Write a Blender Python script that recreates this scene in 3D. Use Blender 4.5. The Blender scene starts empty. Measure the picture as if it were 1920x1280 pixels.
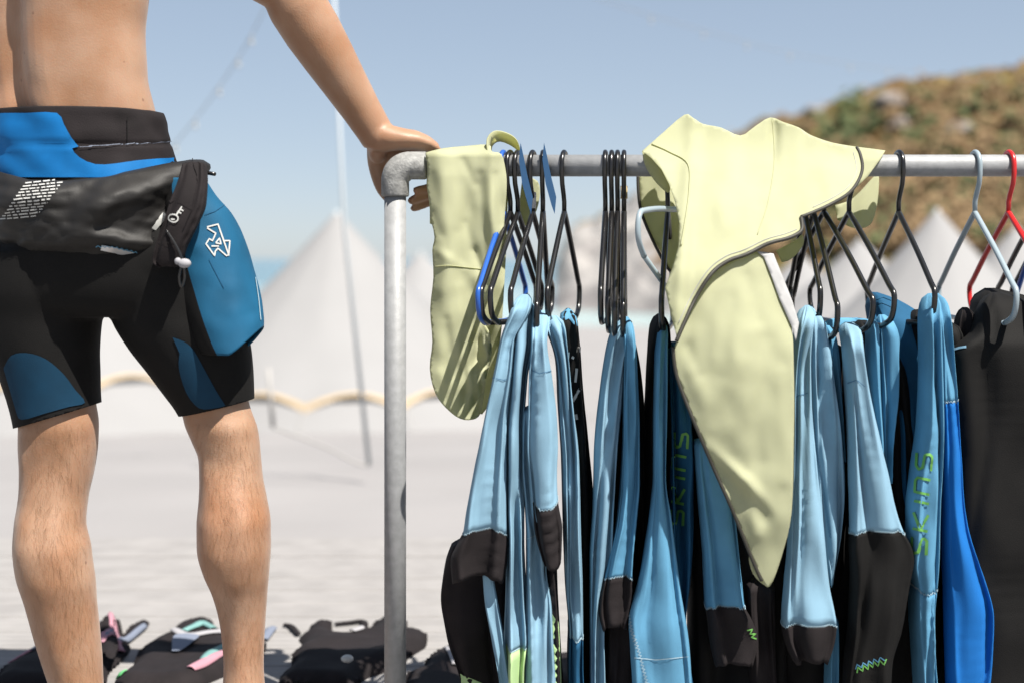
import bpy, bmesh, math, random
import numpy as np
from mathutils import Vector, Matrix, noise, geometry
from mathutils.bvhtree import BVHTree

random.seed(7); np.random.seed(7)
R = math.radians
scene = bpy.context.scene
COL = scene.collection

# ------------------------------------------------------------------ camera
F = 50.0 / 36.0 * 1920.0          # focal length in photo pixels
CZ = 0.90                         # camera height
cam_d = bpy.data.cameras.new('camera'); cam = bpy.data.objects.new('camera', cam_d); COL.objects.link(cam)
cam.location = (0, 0, CZ); cam.rotation_euler = (R(90), 0, 0)
cam_d.lens = 50; cam_d.sensor_width = 36; cam_d.shift_y = -155 / 1920.0
cam_d.clip_start = 0.05; cam_d.clip_end = 20000
cam_d.dof.use_dof = True; cam_d.dof.focus_distance = 2.58; cam_d.dof.aperture_fstop = 2.0
scene.camera = cam

# ------------------------------------------------------------------ sky and sun
SUN_EL, SUN_AZ = 60.0, 40.0       # sun behind the camera, AZ degrees to its right
sd = Vector((math.sin(R(SUN_AZ)) * math.cos(R(SUN_EL)), -math.cos(R(SUN_AZ)) * math.cos(R(SUN_EL)), math.sin(R(SUN_EL))))
w = bpy.data.worlds.new('World'); scene.world = w; w.use_nodes = True
nt = w.node_tree; bg = nt.nodes['Background']
sky = nt.nodes.new('ShaderNodeTexSky'); sky.sky_type = 'NISHITA'; sky.sun_disc = False
sky.sun_elevation = R(SUN_EL); sky.sun_rotation = math.atan2(sd.x, sd.y)
sky.air_density = 0.6; sky.dust_density = 0.4; sky.ozone_density = 4.0
gm = nt.nodes.new('ShaderNodeGamma'); gm.inputs[1].default_value = .45      # the photograph's soft, low-contrast sky
nt.links.new(sky.outputs[0], gm.inputs[0]); nt.links.new(gm.outputs[0], bg.inputs[0]); bg.inputs[1].default_value = 0.145
sun_d = bpy.data.lights.new('sun', 'SUN'); sun = bpy.data.objects.new('sun', sun_d); COL.objects.link(sun)
sun_d.energy = 5.0; sun_d.angle = R(0.53); sun_d.color = (1.0, 0.95, 0.87)
sun.rotation_euler = sd.to_track_quat('Z', 'Y').to_euler(); sun.location = (3, -4, 6)
scene.view_settings.view_transform = 'Standard'; scene.view_settings.look = 'None'
scene.view_settings.exposure = 1.18; scene.view_settings.gamma = 1.0
try: scene.cycles.use_denoising = True
except Exception: pass

# ------------------------------------------------------------------ helpers
def P(px, py, d):
    return Vector(((px - 960) * d / F, d, CZ + (485 - py) * d / F))
def G(px, py, z=0.0):             # where the line of sight meets the level z
    d = (CZ - z) * F / (py - 485); return Vector(((px - 960) * d / F, d, z))
def pix(v):
    return 960 + v[0] * F / v[1], 485 - (v[2] - CZ) * F / v[1]
def lin(c):
    return tuple(((x / 255 + .055) / 1.055) ** 2.4 if x > 10 else x / 255 / 12.92 for x in c)

def link(o, parent=None):
    COL.objects.link(o)
    if parent: o.parent = parent
    return o
def tag(o, label=None, cat=None, group=None, kind=None):
    if label: o['label'] = label
    if cat: o['category'] = cat
    if group: o['group'] = group
    if kind: o['kind'] = kind
    return o
def empty(name, loc=(0, 0, 0), label=None, cat=None, group=None):
    o = bpy.data.objects.new(name, None); o.location = loc; o.empty_display_size = .1
    COL.objects.link(o); return tag(o, label, cat, group)
def obj(name, V, Fc, mats, parent=None, smooth=True, mi=None):
    me = bpy.data.meshes.new(name)
    me.from_pydata([tuple(v) for v in V], [], Fc)
    if not isinstance(mats, (list, tuple)): mats = [mats]
    for m in mats: me.materials.append(m)
    if mi is not None: me.polygons.foreach_set('material_index', mi)
    me.polygons.foreach_set('use_smooth', [smooth and len(q) <= 4 for q in Fc])
    me.update()
    o = bpy.data.objects.new(name, me); COL.objects.link(o)
    if parent is not None:
        o.parent = parent
        o.matrix_parent_inverse = Matrix.Translation(-Vector(parent.location)) if parent.parent is None else Matrix.Identity(4)
    return o
def pchip(xs, ys, xq):
    xs = np.array(xs, float); ys = np.array(ys, float); xq = np.clip(np.array(xq, float), xs[0], xs[-1])
    h = np.diff(xs); dl = np.diff(ys) / h; n = len(xs); m = np.zeros(n)
    for i in range(1, n - 1):
        if dl[i - 1] * dl[i] > 0:
            a = 2 * h[i] + h[i - 1]; b = h[i] + 2 * h[i - 1]; m[i] = (a + b) / (a / dl[i - 1] + b / dl[i])
    m[0] = dl[0]; m[-1] = dl[-1]
    k = np.clip(np.searchsorted(xs, xq) - 1, 0, n - 2); t = (xq - xs[k]) / h[k]
    return ((2*t**3-3*t**2+1)*ys[k] + (t**3-2*t**2+t)*h[k]*m[k] + (-2*t**3+3*t**2)*ys[k+1] + (t**3-t**2)*h[k]*m[k+1])
def loft_faces(nr, n, cap=True, flip=False):
    if flip: return [tuple(reversed(q)) for q in loft_faces(nr, n, cap)]
    f = []
    for i in range(nr - 1):
        for j in range(n):
            a = i * n + j; b = i * n + (j + 1) % n
            f.append((a, b, b + n, a + n))
    if cap:
        f.append(tuple(reversed(range(n)))); f.append(tuple(range((nr - 1) * n, nr * n)))
    return f
def tube(path, rad, n=8, closed=False):
    pts = [Vector(p) for p in path]; m = len(pts)
    rad = [float(r) for r in rad] if hasattr(rad, '__len__') else [rad] * m
    V = []; up = None
    for i, p in enumerate(pts):
        if closed: t = pts[(i + 1) % m] - pts[i - 1]
        else: t = pts[min(i + 1, m - 1)] - pts[max(i - 1, 0)]
        t.normalize()
        if up is None: up = t.orthogonal().normalized()
        u = (up - t * up.dot(t)).normalized(); up = u; v = t.cross(u)
        for j in range(n):
            a = 2 * math.pi * j / n; V.append(p + rad[i] * (math.cos(a) * u + math.sin(a) * v))
    f = loft_faces(m, n, not closed)
    if closed:
        for j in range(n):
            a = (m - 1) * n + j; b = (m - 1) * n + (j + 1) % n; f.append((a, b, (j + 1) % n, j))
    return V, f
def smooth_path(pts, k=6, closed=False):
    pts = [Vector(p) for p in pts]; n = len(pts); out = []
    for i in range(n if closed else n - 1):
        g = (lambda q: pts[q % n]) if closed else (lambda q: pts[min(max(q, 0), n - 1)])
        p0, p1, p2, p3 = g(i - 1), g(i), g(i + 1), g(i + 2)
        for s in range(k):
            t = s / k
            out.append(.5 * ((2 * p1) + (p2 - p0) * t + (2*p0 - 5*p1 + 4*p2 - p3) * t*t + (3*p1 - p0 - 3*p2 + p3) * t**3))
    if not closed: out.append(pts[-1])
    return out
def box(cx, cy, cz, sx, sy, sz):
    V = [(cx + a*sx/2, cy + b*sy/2, cz + c*sz/2) for a in (-1, 1) for b in (-1, 1) for c in (-1, 1)]
    return V, [(0,1,3,2), (4,6,7,5), (0,4,5,1), (2,3,7,6), (0,2,6,4), (1,5,7,3)]
def join(*parts):
    V = []; Fc = []
    for v, f in parts:
        o = len(V); V += list(v); Fc += [tuple(i + o for i in q) for q in f]
    return V, Fc
def bevel(o, wd, seg=2):
    m = o.modifiers.new('bevel', 'BEVEL'); m.width = wd; m.segments = seg; m.limit_method = 'ANGLE'; return o
def solid(o, t, off=0):
    m = o.modifiers.new('solid', 'SOLIDIFY'); m.thickness = t; m.offset = off; return o
def nz(x, y, z, s=1.0):
    return noise.noise(Vector((x * s, y * s, z * s)))
def fbm(x, y, z, s=1.0, o=4):
    return noise.fractal(Vector((x * s, y * s, z * s)), .9, 2.0, o)

def fill(poly, step):
    """triangulated fill of a 2-D outline with inner points -> pts, tris"""
    poly = [Vector(p) for p in poly]; n = len(poly); b = []
    for i in range(n):
        p, q = poly[i], poly[(i + 1) % n]; k = max(1, int((q - p).length / step))
        for s in range(k): b.append(p.lerp(q, s / k))
    nb = len(b); xs = [p.x for p in b]; ys = [p.y for p in b]; pts = list(b)
    def inside(x, y):
        c = False
        for i in range(nb):
            x1, y1, x2, y2 = xs[i], ys[i], xs[i-1], ys[i-1]
            if (y1 > y) != (y2 > y) and x < (x2 - x1) * (y - y1) / (y2 - y1) + x1: c = not c
        return c
    ba = np.array([(p.x, p.y) for p in b]); r = 0
    y = min(ys) + step * .5
    while y < max(ys):
        x = min(xs) + (step * .5 if r % 2 else 0)
        while x < max(xs):
            if inside(x, y) and ((ba - (x, y)) ** 2).sum(1).min() > (step * .5) ** 2: pts.append(Vector((x, y)))
            x += step
        y += step * .87; r += 1
    v2, e, f, *_ = geometry.delaunay_2d_cdt(pts, [], [tuple(range(nb))], 1, 1e-4)
    return [(p.x, p.y) for p in v2], [tuple(q) for q in f]

# ------------------------------------------------------------------ materials
def mat(name, col, rough=.6, metal=0, spec=.5, sheen=0, sss=0, sss_col=None, bump=0, bscale=200, var=0, vscale=8, col2=None, trans=0, coat=0, detail=3, tcol=None):
    m = bpy.data.materials.new(name); m.use_nodes = True; n = m.node_tree; b = n.nodes['Principled BSDF']
    b.inputs['Base Color'].default_value = (*col, 1); b.inputs['Roughness'].default_value = rough
    b.inputs['Metallic'].default_value = metal; b.inputs['Specular IOR Level'].default_value = spec
    b.inputs['Sheen Weight'].default_value = sheen; b.inputs['Sheen Roughness'].default_value = .5
    b.inputs['Coat Weight'].default_value = coat
    tc = n.nodes.new('ShaderNodeTexCoord')
    if sss:
        b.inputs['Subsurface Weight'].default_value = sss; b.inputs['Subsurface Radius'].default_value = (1, .35, .2)
        b.inputs['Subsurface Scale'].default_value = .008
    if var or col2:
        t = n.nodes.new('ShaderNodeTexNoise'); t.inputs['Scale'].default_value = vscale; t.inputs['Detail'].default_value = detail
        n.links.new(tc.outputs['Object'], t.inputs['Vector'])
        r = n.nodes.new('ShaderNodeMapRange'); r.inputs[1].default_value = .35; r.inputs[2].default_value = .65
        n.links.new(t.outputs['Fac'], r.inputs[0])
        mx = n.nodes.new('ShaderNodeMix'); mx.data_type = 'RGBA'
        a = col if col2 else tuple(min(1, c * (1 - var)) for c in col); c2 = col2 or tuple(min(1, c * (1 + var)) for c in col)
        mx.inputs[6].default_value = (*a, 1); mx.inputs[7].default_value = (*c2, 1)
        n.links.new(r.outputs[0], mx.inputs[0]); n.links.new(mx.outputs[2], b.inputs['Base Color'])
    if bump:
        t2 = n.nodes.new('ShaderNodeTexNoise'); t2.inputs['Scale'].default_value = bscale; t2.inputs['Detail'].default_value = 4
        n.links.new(tc.outputs['Object'], t2.inputs['Vector'])
        bp = n.nodes.new('ShaderNodeBump'); bp.inputs['Strength'].default_value = bump; bp.inputs['Distance'].default_value = .002
        n.links.new(t2.outputs['Fac'], bp.inputs['Height']); n.links.new(bp.outputs[0], b.inputs['Normal'])
    if trans:
        tr = n.nodes.new('ShaderNodeBsdfTranslucent'); ms = n.nodes.new('ShaderNodeMixShader'); ms.inputs[0].default_value = trans
        tr.inputs[0].default_value = (*(tcol or col), 1)
        n.links.new(b.outputs[0], ms.inputs[1]); n.links.new(tr.outputs[0], ms.inputs[2])
        n.links.new(ms.outputs[0], n.nodes['Material Output'].inputs[0])
    return m
M = {}
M['blue_light'] = mat('blue_light_neoprene', (.175, .295, .385), .9, spec=.12, bump=.3, bscale=900, var=.09, vscale=12)
M['blue_mid'] = mat('blue_mid_neoprene', (.080, .215, .335), .9, spec=.12, bump=.3, bscale=900, var=.10, vscale=12)
M['blue_deep'] = mat('blue_deep_neoprene', (.010, .065, .135), .8, spec=.2, bump=.25, bscale=900, var=.1, vscale=14)
M['blue_bright'] = mat('blue_bright_neoprene', (.006, .105, .345), .8, spec=.2, bump=.25, bscale=900, var=.09, vscale=10)
M['cyan'] = mat('waist_blue_neoprene', (.002, .105, .30), .7, spec=.2, bump=.25, bscale=900, var=.1, vscale=16)
M['hip_blue'] = mat('hip_blue_neoprene', (.004, .066, .135), .7, spec=.25, bump=.25, bscale=900, var=.12, vscale=14)
M['black'] = mat('black_neoprene', (.0024, .0021, .0020), .8, spec=.22, bump=.3, bscale=700, var=.25, vscale=20)
M['black_warm'] = mat('brownish_black_neoprene', (.0105, .0080, .0087), .85, spec=.22, bump=.35, bscale=500, var=.2, vscale=18)  # slightly lighter and browner than the plain black
M['smooth_black'] = mat('smoothskin_neoprene', (.0075, .0066, .0060), .62, spec=.35, bump=.15, bscale=300)
M['lime'] = mat('lime_fabric', (.30, .43, .20), .8, var=.06)
M['lime_print'] = mat('lime_print', (.09, .26, .05), .6)
M['yellow'] = mat('pale_yellow_lycra', (.44, .448, .31), .9, spec=.12, bump=.2, bscale=900, var=.035, vscale=14, trans=.38, tcol=(.70, .70, .24))
M['piping'] = mat('dark_piping', (.022, .020, .014), .6)
M['grey_fab'] = mat('grey_panel_fabric', (.30, .30, .30), .8, var=.08, vscale=40)
M['plastic_black'] = mat('black_plastic', (.006, .0055, .0055), .28, spec=.5, coat=.2)
M['plastic_blue'] = mat('blue_plastic', (.014, .075, .32), .3)
M['plastic_grey'] = mat('grey_plastic', (.22, .27, .30), .35)
M['plastic_red'] = mat('red_plastic', (.42, .012, .012), .3)
M['tape_white'] = mat('white_tape', (.45, .44, .43), .6)
M['tape_tan'] = mat('tan_tape', (.36, .27, .14), .6)
M['galv'] = mat('galvanised_steel', (.225, .229, .234), .55, metal=.08, spec=.35, bump=.2, bscale=300, var=.09, vscale=70, detail=6)
M['cast'] = mat('cast_galvanised', (.22, .22, .213), .65, metal=.08, spec=.3, bump=.6, bscale=260, var=.2, vscale=90, detail=6)
M['skin'] = mat('skin', (.252, .128, .066), .5, spec=.45, sss=.22, sheen=.10, bump=.22, bscale=300, col2=(.312, .190, .122), vscale=11, detail=6)
M['hair'] = mat('hair', (.05, .025, .012), .5)
M['leg_hair'] = mat('leg_hair', (.16, .078, .034), .5)
M['white_print'] = mat('white_print', (.40, .40, .385), .6)
M['white_tag'] = mat('white_tag', (.45, .45, .43), .5)
M['canvas'] = mat('tent_canvas', (.31, .307, .31), .85, var=.02, vscale=1.5, trans=.3)
M['tan'] = mat('tan_canvas', (.40, .30, .18), .85, var=.08, vscale=3)
M['rope'] = mat('rope', (.30, .29, .28), .8)
M['pole'] = mat('painted_pole', (.36, .39, .41), .5)
M['bulb'] = mat('bulb_glass', (.40, .40, .39), .15)
M['wire'] = mat('wire', (.22, .24, .26), .6)
M['pink'] = mat('pink_fabric', (.34, .17, .21), .8, var=.08)
M['teal'] = mat('teal_fabric', (.13, .26, .25), .8, var=.08)
M['slate'] = mat('slate_fabric', (.13, .15, .20), .8)
M['pale_grey'] = mat('pale_grey_fabric', (.26, .255, .27), .8)
M['green'] = mat('green_fabric', (.08, .34, .12), .8)
M['silver'] = mat('silver_print', (.5, .52, .54), .3, metal=.6)

def freckle(m):
    n = m.node_tree; b = n.nodes['Principled BSDF']; lk = b.inputs['Base Color'].links[0]; src = lk.from_socket
    tc = n.nodes.new('ShaderNodeTexCoord'); v = n.nodes.new('ShaderNodeTexVoronoi'); v.inputs['Scale'].default_value = 26; n.links.new(tc.outputs['Object'], v.inputs['Vector'])
    r = n.nodes.new('ShaderNodeMapRange'); r.inputs[1].default_value = .055; r.inputs[2].default_value = .10; r.inputs[3].default_value = .55; r.inputs[4].default_value = 0; n.links.new(v.outputs['Distance'], r.inputs[0])
    t = n.nodes.new('ShaderNodeTexNoise'); t.inputs['Scale'].default_value = 5; n.links.new(tc.outputs['Object'], t.inputs['Vector'])
    g = n.nodes.new('ShaderNodeMapRange'); g.inputs[1].default_value = .5; g.inputs[2].default_value = .6; n.links.new(t.outputs['Fac'], g.inputs[0])
    mu = n.nodes.new('ShaderNodeMath'); mu.operation = 'MULTIPLY'; n.links.new(r.outputs[0], mu.inputs[0]); n.links.new(g.outputs[0], mu.inputs[1])
    mx = n.nodes.new('ShaderNodeMix'); mx.data_type = 'RGBA'; mx.inputs[7].default_value = (.10, .035, .018, 1); n.links.new(mu.outputs[0], mx.inputs[0]); n.links.new(src, mx.inputs[6])
    # broad blotches of redder, sunburnt skin
    t2 = n.nodes.new('ShaderNodeTexNoise'); t2.inputs['Scale'].default_value = 7; t2.inputs['Detail'].default_value = 5; n.links.new(tc.outputs['Object'], t2.inputs['Vector'])
    g2 = n.nodes.new('ShaderNodeMapRange'); g2.inputs[1].default_value = .5; g2.inputs[2].default_value = .72; g2.inputs[4].default_value = .4; n.links.new(t2.outputs['Fac'], g2.inputs[0])
    mx2 = n.nodes.new('ShaderNodeMix'); mx2.data_type = 'RGBA'; mx2.inputs[7].default_value = (.285, .125, .062, 1); n.links.new(g2.outputs[0], mx2.inputs[0]); n.links.new(mx.outputs[2], mx2.inputs[6]); n.links.new(mx2.outputs[2], b.inputs['Base Color'])
freckle(M['skin'])
M['divider'] = mat('dull_blue_plastic', (.02, .075, .17), .4)

# ------------------------------------------------------------------ ground, deck, sea
def sand_mat():
    m = mat('sand', (.222, .214, .214), .9, spec=.2, var=.05, vscale=.6, bump=.6, bscale=30, detail=8)
    return m
def ground_z(x, y):
    z = float(pchip([-60, 4.7, 7, 20, 50, 92, 140], [-.12, -.12, -.25, -1.39, -2.3, -3.15, -3.6], [y])[0])
    return z
gx = np.concatenate([np.linspace(-140, -14, 16), np.linspace(-12, 12, 90), np.linspace(14, 140, 16)])
gy = np.concatenate([np.linspace(-60, 0, 10), np.linspace(1, 26, 120), np.linspace(27, 140, 50)])
GZ = {y: ground_z(0, y) for y in gy}
V = [(x, y, GZ[y] + (.035 * fbm(x, y, 0, .9) + .012 * fbm(x, y, 3, 4) if y > 4.8 else 0)) for y in gy for x in gx]
n = len(gx); Fc = [(j*n+i, j*n+i+1, (j+1)*n+i+1, (j+1)*n+i) for j in range(len(gy)-1) for i in range(n-1)]
tag(obj('sand_beach', V, Fc, sand_mat()), kind='structure')

def deck_mat():
    m = mat('whitewashed_board', (.222, .213, .209), .8, spec=.2, var=.08, vscale=9, bump=.3, bscale=120)
    n = m.node_tree; b = n.nodes['Principled BSDF']
    tc = n.nodes.new('ShaderNodeTexCoord'); wv = n.nodes.new('ShaderNodeTexWave'); wv.bands_direction = 'Y'
    wv.inputs['Scale'].default_value = 8.0; wv.inputs['Distortion'].default_value = .15
    n.links.new(tc.outputs['Object'], wv.inputs['Vector'])
    bp = n.nodes.new('ShaderNodeBump'); bp.inputs['Strength'].default_value = .35; bp.inputs['Distance'].default_value = .004
    n.links.new(wv.outputs['Fac'], bp.inputs['Height']); n.links.new(bp.outputs[0], b.inputs['Normal'])
    return m
DM = deck_mat()
deck = empty('deck', (0, 3, 0)); tag(deck, kind='structure')
Vp, Fp = box(0, 0, 0, 9.0, .139, .028)
pm = bpy.data.meshes.new('plank'); pm.from_pydata(Vp, [], Fp); pm.materials.append(DM)
for i in range(26):
    o = bpy.data.objects.new('plank', pm); COL.objects.link(o); o.parent = deck
    o.location = (random.uniform(-.3, .3), -2.1 + i * .145, -.014 + random.uniform(-.0015, .0015))
    o.rotation_euler = (random.uniform(-.003, .003), 0, 0)
    bevel(o, .004)

def sea_mat():
    m = mat('sea_water', (.05, .16, .20), .12, spec=.5); n = m.node_tree; b = n.nodes['Principled BSDF']
    tc = n.nodes.new('ShaderNodeTexCoord'); t = n.nodes.new('ShaderNodeTexNoise'); t.inputs['Scale'].default_value = .35; t.inputs['Detail'].default_value = 5
    mp = n.nodes.new('ShaderNodeMapping'); mp.inputs['Scale'].default_value = (1, 2.4, 1)
    n.links.new(tc.outputs['Object'], mp.inputs[0]); n.links.new(mp.outputs[0], t.inputs['Vector'])
    bp = n.nodes.new('ShaderNodeBump'); bp.inputs['Strength'].default_value = .6; bp.inputs['Distance'].default_value = .5
    n.links.new(t.outputs['Fac'], bp.inputs['Height']); n.links.new(bp.outputs[0], b.inputs['Normal'])
    # shallow water over sand near the shore, foam streaks
    sep = n.nodes.new('ShaderNodeSeparateXYZ'); n.links.new(tc.outputs['Object'], sep.inputs[0])
    r = n.nodes.new('ShaderNodeMapRange'); r.inputs[1].default_value = 90; r.inputs[2].default_value = 260
    n.links.new(sep.outputs[1], r.inputs[0])
    mx = n.nodes.new('ShaderNodeMix'); mx.data_type = 'RGBA'
    mx.inputs[6].default_value = (.34, .46, .46, 1); mx.inputs[7].default_value = (.045, .15, .20, 1)
    n.links.new(r.outputs[0], mx.inputs[0]); n.links.new(mx.outputs[2], b.inputs['Base Color'])
    return m
tag(obj('sea', [(-9000, 80, -3.0), (9000, 80, -3.0), (9000, 15000, -3.0), (-9000, 15000, -3.0)], [(0, 1, 2, 3)], sea_mat(), smooth=False), kind='structure')

# ------------------------------------------------------------------ headland
def hill_mat():
    m = mat('headland_scrub', (.1, .07, .04), .95, spec=.1); n = m.node_tree; b = n.nodes['Principled BSDF']
    tc = n.nodes.new('ShaderNodeTexCoord')
    def ns(scale, det=6):
        t = n.nodes.new('ShaderNodeTexNoise'); t.inputs['Scale'].default_value = scale; t.inputs['Detail'].default_value = det
        n.links.new(tc.outputs['Object'], t.inputs['Vector']); return t.outputs['Fac']
    r = n.nodes.new('ShaderNodeValToRGB'); n.links.new(ns(.28, 9), r.inputs[0]); e = r.color_ramp.elements
    e[0].position = .32; e[0].color = (0.025, 0.025, 0.010, 1); e[1].position = .72; e[1].color = (0.302, 0.245, 0.194, 1)
    for p, c in ((.42, (0.085, 0.052, 0.021, 1)), (.50, (0.178, 0.108, 0.047, 1)), (.57, (0.072, 0.086, 0.025, 1)), (.63, (0.243, 0.159, 0.085, 1))):
        k = e.new(p); k.color = c
    r2 = n.nodes.new('ShaderNodeValToRGB'); n.links.new(ns(.16, 8), r2.inputs[0]); e = r2.color_ramp.elements
    e[0].position = .35; e[0].color = (0.144, 0.137, 0.137, 1); e[1].position = .7; e[1].color = (0.338, 0.324, 0.310, 1)
    geo = n.nodes.new('ShaderNodeNewGeometry'); sep = n.nodes.new('ShaderNodeSeparateXYZ'); n.links.new(geo.outputs['Position'], sep.inputs[0])
    ad = n.nodes.new('ShaderNodeMath'); ad.operation = 'MULTIPLY_ADD'; n.links.new(sep.outputs[2], ad.inputs[0]); ad.inputs[1].default_value = .22
    at = n.nodes.new('ShaderNodeAttribute'); at.attribute_name = 'rock'
    n2 = ns(.22, 5); sb = n.nodes.new('ShaderNodeMath'); sb.operation = 'MULTIPLY_ADD'; n.links.new(n2, sb.inputs[0]); sb.inputs[1].default_value = 1.6; n.links.new(at.outputs['Fac'], sb.inputs[2])
    mr = n.nodes.new('ShaderNodeMapRange'); mr.inputs[1].default_value = 1.15; mr.inputs[2].default_value = 1.35; n.links.new(sb.outputs[0], mr.inputs[0])
    mx = n.nodes.new('ShaderNodeMix'); mx.data_type = 'RGBA'; n.links.new(mr.outputs[0], mx.inputs[0])
    n.links.new(r.outputs[0], mx.inputs[6]); n.links.new(r2.outputs[0], mx.inputs[7]); n.links.new(mx.outputs[2], b.inputs['Base Color'])
    bp = n.nodes.new('ShaderNodeBump'); bp.inputs['Strength'].default_value = .8; bp.inputs['Distance'].default_value = .5
    n.links.new(ns(1.3, 6), bp.inputs['Height']); n.links.new(bp.outputs[0], b.inputs['Normal'])
    return m
HM = hill_mat()
# skyline of the headland, as bearing (tangent) -> height at its own distance
sk_px = [1040, 1075, 1120, 1180, 1250, 1330, 1400, 1440, 1520, 1590, 1640, 1690, 1800, 1870, 1930, 2150, 2500]
sk_py = [500, 425, 405, 372, 330, 275, 240, 219, 205, 180, 160, 152, 140, 130, 118, 90, 70]
hx = np.linspace(1040, 2500, 260); hy = pchip(sk_px, sk_py, hx); NT = 110
hy = np.array([y + (12 * nz(x * .02, 1, 2) + 9 * nz(x * .06, 3, 2)) * min(1, max(0, (x - 1075) / 60)) for x, y in zip(hx, hy)])
V = []; rock = []
for t in np.linspace(0, 1.25, NT):
    for px, py in zip(hx, hy):
        near = 105 - 35 * min(1, max(0, (px - 1100) / 700)); far = near + 42
        d = near + (far - near) * t
        zr = CZ + (485 - py) * far / F; zb = -3.4
        s = min(t, 1); prof = (s ** .75) * .62 + .38 * (s * s * (3 - 2 * s))
        z = zb + (zr - zb) * prof - (max(0, t - 1)) * 12
        x = (px - 960) * d / F
        am = 1.5 * math.sin(min(1, t) * math.pi) + .12
        z += am * (fbm(x, d, 0, .10, 6) + .35 * fbm(x, d, 5, .5, 4)) * min(1, (zr - zb) / 8)
        y = d + 3.0 * fbm(x, z, 9, .12, 4)
        V.append((x, y, z)); rock.append(1.0 * max(0, min(1, (1330 - px) / 160)) * (1 if t < .93 else .3) + .75 * max(0, 1 - s / .16) - .25 * max(0, min(1, (px - 1400) / 200)))
n = len(hx); Fc = [(j*n+i, j*n+i+1, (j+1)*n+i+1, (j+1)*n+i) for j in range(NT-1) for i in range(n-1)]
head = tag(obj('headland', V, Fc, HM), kind='structure')
at = head.data.attributes.new('rock', 'FLOAT', 'POINT'); at.data.foreach_set('value', rock)
hillbvh = BVHTree.FromPolygons(V, Fc)

def boulder(px, py, r, seedv, mt, parent=None, name='boulder', flat=.7):
    o_, dr = Vector((0, 0, CZ)), (P(px, py, 100) - Vector((0, 0, CZ))).normalized()
    h = hillbvh.ray_cast(o_, dr)
    if h[0] is None: return None
    bm = bmesh.new(); bmesh.ops.create_icosphere(bm, subdivisions=3, radius=1)
    for v in bm.verts:
        c = v.co.copy(); k = 1 + .32 * noise.noise(c * 1.3 + Vector((seedv, 0, 0))) + .12 * noise.noise(c * 3.5 + Vector((0, seedv, 0)))
        v.co = Vector((c.x * k * r * 1.2, c.y * k * r, c.z * k * r * flat))
    me = bpy.data.meshes.new(name); bm.to_mesh(me); bm.free(); me.materials.append(mt)
    o = bpy.data.objects.new(name, me); COL.objects.link(o); o.location = h[0] + Vector((0, 0, r * .1))
    return o
M['rock'] = mat('pale_rock', (.18, .155, .14), .9, var=.3, vscale=1.2, bump=.8, bscale=3, detail=8)
M['bush'] = mat('gorse_green', (.06, .078, .026), .9, var=.4, vscale=2.0, detail=6)
M['bush_b'] = mat('bracken_brown', (.17, .112, .055), .9, var=.4, vscale=2.0, detail=6)
for i, (px, py, r, lb) in enumerate([
    (1672, 195, 1.15, 'pale pink boulder high on the headland right of the green gorse'),
    (1690, 236, .8, 'smaller pale boulder just below the pink boulder on the headland'),
    (1800, 248, .9, 'pale rock on the brown slope above the rail, near the black hanger'),
    (1530, 215, .9, 'pale rock on the headland skyline above the yellow vest')]):
    o = boulder(px, py, r, i * 7.1, M['rock'])
    if o: tag(o, lb, 'boulder', 'rocks on the headland')
# scrub: leaf clumps scattered over the slope, one mass
SV = []; SF = []; SM = []
rng = random.Random(3)
for k in range(2600):
    px = rng.uniform(1290, 2000); t = rng.random() ** .8
    py0 = float(np.interp(px, sk_px, sk_py)); py = py0 + 6 + t * (470 - py0)
    h = hillbvh.ray_cast(Vector((0, 0, CZ)), (P(px, py, 100) - Vector((0, 0, CZ))).normalized())
    if h[0] is None: continue
    g = 1 if (1540 < px < 1660 and py < 270 and rng.random() < .8) or rng.random() < .16 else 0
    r = rng.uniform(.25, .8) * (1.25 if g else 1)
    for q in range(9):
        dv = Vector((rng.gauss(0, .5), rng.gauss(0, .5), abs(rng.gauss(.2, .4)))) * r; c = h[0] + dv
        a = Vector((rng.uniform(-1, 1), rng.uniform(-1, 1), rng.uniform(-.3, 1))).normalized() * r * .45
        b = a.orthogonal().normalized() * r * .35; o = len(SV)
        SV += [c - a, c + b, c + a, c - b]; SF.append((o, o + 1, o + 2, o + 3)); SM.append(g)
tag(obj('heather_scrub', SV, SF, [M['bush_b'], M['bush']], mi=SM, smooth=False), 'brown and green heather scrub covering the headland slope', 'scrub', kind='stuff')

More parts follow.
